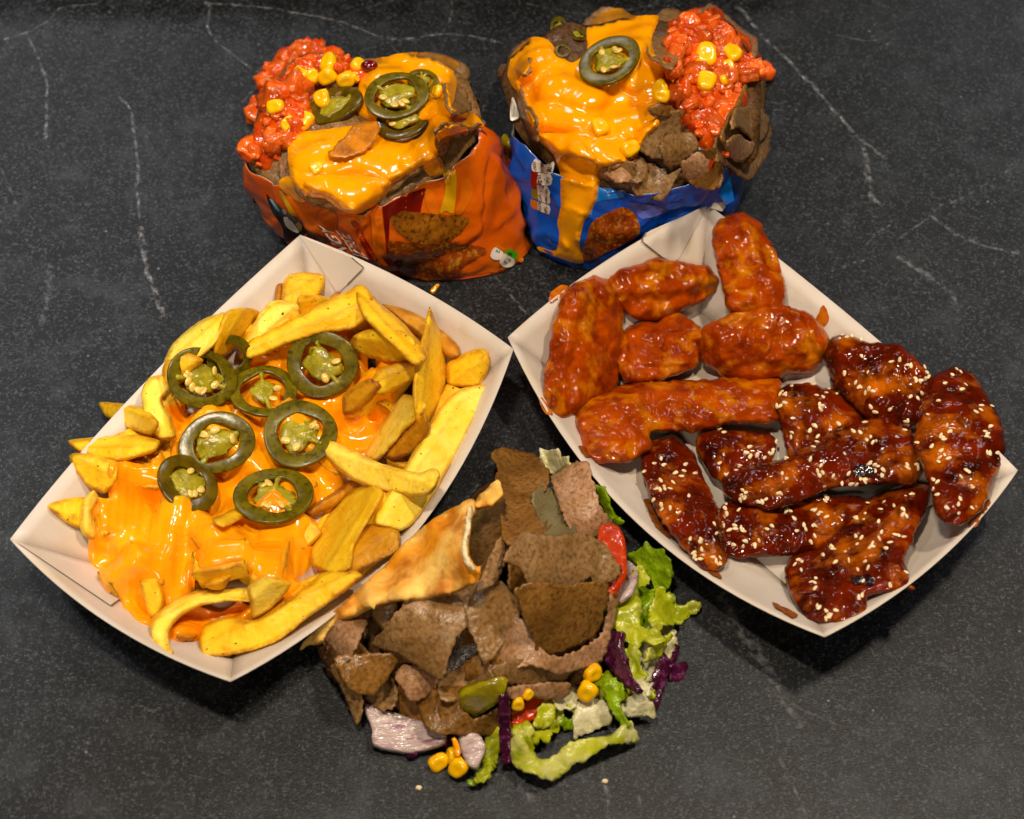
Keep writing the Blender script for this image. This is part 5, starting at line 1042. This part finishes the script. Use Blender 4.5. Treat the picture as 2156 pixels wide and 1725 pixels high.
leaf(cL([(500, 600), (560, 540), (680, 620), (660, 680), (760, 680), (900, 660), (925, 690), (800, 780), (700, 800), (760, 830), (680, 890), (540, 950), (460, 920), (450, 850), (480, 700)]), 'frilly lettuce shred pointing right onto the counter', 'lettuce')
strip('cabbage_shred', cL([(690, 1060), (620, 1220), (540, 1400), (480, 1680)]), [22, 34, 28, 20], 'cabbage', 'long red cabbage shred farthest right beside the lettuce', 'cabbage', KG, thick=.002, wave=.002)
strip('cabbage_shred', cL([(640, 1340), (720, 1330), (800, 1260)]), [30, 34, 14], 'cabbage', 'short dark cabbage piece jutting right onto the counter', 'cabbage', KG, thick=.002)
leaf(cL([(470, 1080), (640, 1035), (560, 1150), (400, 1260), (460, 1130)]), 'olive lettuce fold beside the long cabbage shred', 'lettuce')
leaf(cL([(320, 340), (430, 470), (400, 560), (340, 600), (360, 760), (340, 900), (480, 930), (590, 1020), (470, 1070), (380, 1040), (330, 1130), (350, 1240), (430, 1320), (360, 1350), (250, 1380), (140, 1320), (150, 1180), (270, 1070), (140, 1060), (110, 780), (130, 640), (240, 560), (300, 400)]), 'largest yellow-green lettuce leaf right of the wrap', 'lettuce', lift=.006, wave=.005)
sheet('onion_slice', cL([(200, 260), (310, 340), (250, 560), (100, 660), (120, 480)]), 'onion', 'pale onion slice between the tomato and the lettuce', 'onion', 'onion slices in the wrap', lift=.006, ragged=1)
leaf(cS([(1060, 570), (1160, 560), (1170, 650), (1200, 740), (1130, 760), (1070, 690)]), 'lettuce stub joining the long curl to the wrap', 'lettuce')
strip('lettuce_leaf', cS([(1070, 600), (1110, 710), (1230, 790), (1390, 720), (1580, 650), (1740, 580)]), [34, 42, 48, 42, 36, 30], 'lettuce_mix', 'long curled pale lettuce shred nearest the camera', 'lettuce', LG, wave=.006, wfreq=70, ragged=6, lift=.006)
leaf(cS([(920, 600), (1000, 600), (970, 740), (930, 830), (870, 872), (856, 850), (900, 720)]), 'narrow green lettuce shred pointing towards the camera', 'lettuce')
leaf(cS([(815, 850), (850, 845), (850, 870), (820, 872)]), 'tiny green lettuce scrap on the counter at the front', 'lettuce_green', ragged=1)
leaf(cS([(1340, 520), (1430, 480), (1430, 540), (1350, 560)]), 'small dark green lettuce piece under the pale stem pieces', 'lettuce_green')
leaf(cS([(1420, 420), (1560, 410), (1590, 520), (1480, 560), (1410, 590)]), 'white lettuce stem piece in front of the corn', 'lettuce_pale')
leaf(cS([(1650, 450), (1740, 380), (1830, 440), (1830, 500), (1700, 480)]), 'white lettuce stem piece at the right, crossing the cabbage', 'lettuce_pale', lift=.005)
leaf(cS([(1740, 280), (1810, 310), (1820, 370), (1750, 370)]), 'small pale stem piece beside the long cabbage shred', 'lettuce_pale', lift=.005)
strip('cabbage_shred', cS([(1600, 20), (1590, 120), (1650, 240), (1750, 350)]), [46, 40, 34, 14], 'cabbage', 'thick dark cabbage shred right of the meat', 'cabbage', KG, thick=.003, lift=.006)
leaf(cS([(1500, 320), (1580, 265), (1670, 340), (1650, 440), (1695, 520), (1670, 540), (1600, 460), (1550, 370)]), 'bright green lettuce piece behind the two corn kernels', 'lettuce_green', lift=.006)
strip('cabbage_shred', cS([(700, 560), (700, 640), (715, 710)]), [16, 15, 8], 'cabbage', 'short cabbage shred above the three loose corn kernels', 'cabbage', KG, thick=.002)
sheet('onion_slice', cS([(250, 430), (380, 470), (600, 540), (685, 570), (670, 640), (560, 680), (470, 692), (300, 652), (290, 560)]), 'onion', 'broad red onion slice at the front left of the wrap', 'onion', 'onion slices in the wrap', lift=.004, ragged=1, thick=.003, curl=.004, cdir=0)
sheet('cabbage_scrap', cS([(465, 690), (540, 690), (530, 720), (480, 735)]), 'cabbage', 'magenta cabbage scrap below the onion slice', 'cabbage', KG, thick=.001, ragged=2)
sheet('onion_slice', cS([(770, 590), (880, 600), (912, 680), (862, 772), (810, 760), (770, 670)]), 'onion', 'white onion end at the front of the wrap', 'onion', 'onion slices in the wrap', lift=.006, ragged=1, thick=.004, curl=-.006)
mound([(665, 1360), (720, 1270), (900, 1200), (1000, 1110), (1060, 1050), (1150, 1030), (1230, 1060), (1275, 1150), (1290, 1260), (1290, 1390), (1180, 1460), (1060, 1520), (880, 1500), (740, 1440)], 0.034, 'dark shredded meat underneath the doner slices of the wrap', 'meat_dark')
sheet('tomato_slice', cS([(1040, 490), (1120, 400), (1200, 365), (1290, 372), (1250, 450), (1150, 530), (1050, 558)]), 'tomato_slice', 'red tomato wedge at the front between meat and lettuce', 'tomato', 'tomato pieces in the wrap', thick=.004, ragged=1, lift=.004)
leaf(cS([(1180, 545), (1260, 385), (1310, 400), (1290, 520), (1250, 552)]), 'green lettuce edge behind the front tomato wedge', 'lettuce', lift=.003)
leaf(cS([(1310, 400), (1400, 320), (1440, 380), (1390, 440), (1320, 460)]), 'pale lettuce piece between the tomato wedge and the corn', 'lettuce_pale', lift=.004)
leaf(cW([(1540, 130), (1590, 40), (1680, 80), (1740, 170), (1620, 190)]), 'pale leaf with dark flecks at the top of the wrap', 'lettuce_pale', lift=.01)
leaf(cW([(1900, 300), (1960, 340), (2080, 520), (2030, 560), (1960, 440)]), 'dark leaf edge behind the pale meat at the upper right', 'lettuce_green', lift=.006)
sheet('tomato_slice', cW([(1940, 550), (2050, 540), (2105, 640), (2115, 800), (2075, 910), (2000, 985), (1930, 970), (1940, 850), (1940, 700)]), 'tomato_slice', 'red tomato slice arching at the right of the wrap', 'tomato', 'tomato pieces in the wrap', thick=.005, ragged=1, lift=.016, wave=.0)
WM = 'doner meat slices in the wrap'
for k in range(30):
    cx, cy = random.choice([(760, 1370), (850, 1330), (950, 1300), (1050, 1250), (1150, 1200), (1230, 1280), (1180, 1380), (1060, 1430), (900, 1440), (800, 1430), (1120, 1100), (1200, 1120)]); cx += random.uniform(-40, 40); cy += random.uniform(-40, 40); rr = random.uniform(26, 56)
    meat([(cx + math.cos(t) * rr * random.uniform(.7, 1.3), cy + math.sin(t) * rr * random.uniform(.6, 1.1)) for t in np.linspace(0, 5.5, 7)], 'thin meat shaving tucked between the larger slices of the wrap', random.choice(('meat', 'meat_dark', 'meat_gold')), 'meat shavings tucked inside the wrap', lift=random.uniform(0, .005))
def wm(p, l, m='meat', c=cW, **k):
    k['lift'] = k.get('lift', .002) + random.uniform(0, .003); k.setdefault('curl', random.choice((-1, -1, 1)) * random.uniform(.008, .016)); return meat(c(p), l, m, WM, **k)
wm([(60, 250), (180, 200), (230, 420), (200, 545), (150, 420)], 'narrow meat slice hanging down at the far left of the wrap', 'meat', cS)
wm([(560, 380), (700, 330), (790, 330), (770, 440), (850, 520), (990, 470), (995, 590), (850, 605), (620, 570), (560, 470)], 'frayed meat slice at the front above the onion', 'meat_gold', cS, lift=.004)
wm([(1260, 1490), (1450, 1430), (1730, 1490), (1690, 1560), (1540, 1600), (1340, 1580)], 'curved meat slice above the front tomato wedge', 'meat', lift=.003, curl=-.005, cdir=1.5)
wm([(1040, 330), (1200, 300), (1370, 300), (1340, 385), (1200, 375), (1060, 385)], 'small meat slice edge right of the green pepper', 'meat_pink', cS, lift=.002)
wm([(240, 1420), (350, 1390), (600, 1380), (660, 1400), (560, 1570), (480, 1650), (330, 1600)], 'browned crusty meat slice at the lower left', 'meat_gold', lift=.003, curl=-.004)
wm([(630, 1500), (700, 1430), (890, 1540), (830, 1630), (720, 1660)], 'glossy pale meat roll below the largest slice', 'meat_pink', lift=.003, curl=-.008, cdir=.6)
wm([(930, 1520), (1180, 1370), (1240, 1500), (1330, 1560), (1080, 1660), (930, 1650)], 'meat slice just above the green pepper', 'meat', lift=.003)
sheet('pepper_piece', cS([(770, 390), (950, 290), (1030, 285), (1015, 380), (960, 440), (840, 510), (775, 460)]), 'pickle', 'smooth yellow-green pickled pepper at the front of the wrap', 'pepper', thick=.004, ragged=0, lift=.005, curl=-.010, cdir=1.9)
strip('cabbage_shred', cS([(1012, 390), (1018, 560), (1020, 755)]), [22, 24, 20], 'cabbage', 'upright cabbage shred beside the green pepper', 'cabbage', KG, thick=.003, lift=.003)
wm([(130, 1370), (200, 1320), (260, 1390), (350, 1410), (240, 1470), (180, 1450)], 'small ragged meat scrap at the left end of the wrap', 'meat_dark', lift=.002)
wm([(170, 1290), (330, 1110), (480, 1070), (390, 1300), (310, 1425), (220, 1340)], 'pale pink meat slice at the left end under the bread', 'meat_pink', lift=.004)
wm([(460, 1060), (620, 1060), (640, 1150), (560, 1240), (480, 1140)], 'small meat slice tucked under the bread edge', 'meat', lift=.003)
wm([(1420, 1130), (1520, 1250), (1600, 1360), (1700, 1390), (1800, 1360), (1950, 1240), (2000, 990), (2050, 1020), (2015, 1200), (1930, 1420), (1700, 1490), (1530, 1440), (1260, 1450), (1330, 1300)], 'wide meat slice running under the golden one at the right', 'meat_pink', lift=.004)
wm([(1020, 980), (1300, 930), (1430, 1070), (1370, 1180), (1290, 1350), (1200, 1450), (1140, 1290), (1050, 1150)], 'dark glistening meat slice in the centre of the wrap', 'meat', lift=.004, curl=-.005, cdir=.3)
wm([(690, 1010), (960, 980), (1075, 1180), (1000, 1290), (950, 1400), (900, 1520), (650, 1370), (480, 1310), (560, 1230), (620, 1150), (680, 1100)], 'largest flat meat slice left of the centre', 'meat', lift=.005)
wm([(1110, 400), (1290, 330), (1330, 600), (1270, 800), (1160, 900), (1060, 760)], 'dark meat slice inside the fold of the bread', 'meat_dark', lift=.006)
wm([(1300, 620), (1430, 590), (1350, 740), (1280, 900), (1160, 960), (1200, 850)], 'narrow meat strip beside the bread edge', 'meat', lift=.004)
wm([(1520, 340), (1600, 300), (1690, 390), (1790, 600), (1740, 650), (1650, 630), (1540, 530)], 'grey-green meat slice between the two top slices', material('doner_meat_grey', (128, 116, 78), (100, 88, 52), (78, 66, 36), s1=60, s2=600, rough=.45, bump=.5, bscale=900), lift=.008)
wm([(1660, 220), (1850, 165), (1890, 260), (1960, 440), (2035, 540), (1900, 610), (1790, 615), (1700, 400), (1640, 270)], 'pale pink meat slice at the top right of the wrap', 'meat_pink', lift=.010)
wm([(1260, 85), (1340, 50), (1480, 70), (1540, 110), (1600, 240), (1580, 310), (1500, 350), (1570, 560), (1440, 640), (1330, 600), (1310, 420), (1280, 250), (1295, 190)], 'tall brown meat slice at the very top of the wrap', 'meat_gold', lift=.012)
wm([(1350, 770), (1470, 590), (1650, 620), (1830, 610), (1960, 680), (2065, 830), (1990, 900), (1900, 915), (1870, 860), (1760, 940), (1530, 935), (1450, 810)], 'folded meat slice above the golden one at the right', 'meat', lift=.008, curl=-.006, cdir=1.4)
wm([(1420, 960), (1540, 930), (1740, 940), (1900, 915), (1985, 950), (1960, 1100), (1900, 1250), (1700, 1345), (1580, 1350), (1500, 1200), (1440, 1050)], 'golden brown crusty meat slice right of the centre', 'meat_gold', lift=.010, curl=-.005, cdir=1.2)
# bread folded over the left of the wrap
P = cW([(40, 1330), (90, 1250), (220, 1110), (350, 1000), (540, 830), (720, 640), (920, 480), (1110, 395), (1105, 440), (1085, 560), (1070, 700), (1085, 770), (1140, 830), (1150, 895), (1000, 950), (700, 1000), (480, 1050), (330, 1100), (180, 1245)])
Z = [60, 80, 120, 150, 175, 195, 215, 240, 290, 330, 345, 345, 335, 310, 290, 262, 225, 185, 110]
P = [(np.array(P).mean(0) + (np.array(p) - np.array(P).mean(0)) * 1.05) for p in P]
sheet('pita_bread', P, 'bread', 'toasted pita bread folded over the left of the doner wrap', 'bread', zs=Z, thick=.0038, ragged=2.5, wave=.0016, wfreq=42, step=8, lift=-.004)
strip('pita_edge', cW([(1112, 420), (1090, 560), (1068, 700), (1085, 780), (1138, 835)]), [7, 11, 12, 10, 6], 'crumb', 'white torn inner edge of the pita bread', 'bread', None, zs=None, lift=.002, wave=.0004, ragged=1.2, smoothn=0, flex=1)
sheet('pita_bread', cW([(1150, 360), (1210, 310), (1290, 250), (1310, 330), (1240, 400), (1130, 420)]), 'bread', 'thin toasted pita tip behind the top meat slice', 'bread', zs=[200, 220, 240, 250, 250, 230], thick=.002, ragged=3)
C3 = 'corn kernels by the wrap'
for p, r, l in (((650, 752), 19, 'loose corn kernel on the counter, left of the three'), ((750, 730), 17, 'cheese-smeared loose corn kernel, rear one of the three'), ((770, 792), 20, 'loose corn kernel on the counter, nearest the camera'), ((1090, 425), 14, 'corn kernel at the left end of the front tomato wedge'),
                ((1140, 380), 11, 'small corn kernel behind the front tomato wedge'), ((1485, 275), 19, 'upper corn kernel standing beside the bright green lettuce'), ((1475, 375), 21, 'lower corn kernel lying on the white stem piece')):
    kernel(cS([p])[0], r, l, C3)
strip('cheese_drip', cS([(735, 620), (755, 680), (750, 720)]), [8, 12, 10], 'cheese', 'short cheese drip above the loose corn kernels', 'cheese drip', None, lift=.002, wave=0, ragged=1)
for p, l in (((545, 898), 'tiny tan crumb on the counter in front of the wrap'), ((1572, 862), 'tiny brown crumb on the vein at the front')):
    w = march(cS([p]))[0]; V, F = blob(10, 7, lambda v: v * [.0013, .0010, .0008] * (1 + .3 * fbm(v, 1.5, 5, 2))[:, None]); o = mesh('crumb', V + w + [0, 0, .0006], F, M['crumb']); tag(o, l, 'crumb')
strip('hair', [(1984, 1374), (2000, 1372), (2020, 1368)], [2, 3, 2], 'speck', 'short dark fibre on the counter below the wings tray', 'fibre', None, thick=.0004, wave=0, ragged=0)
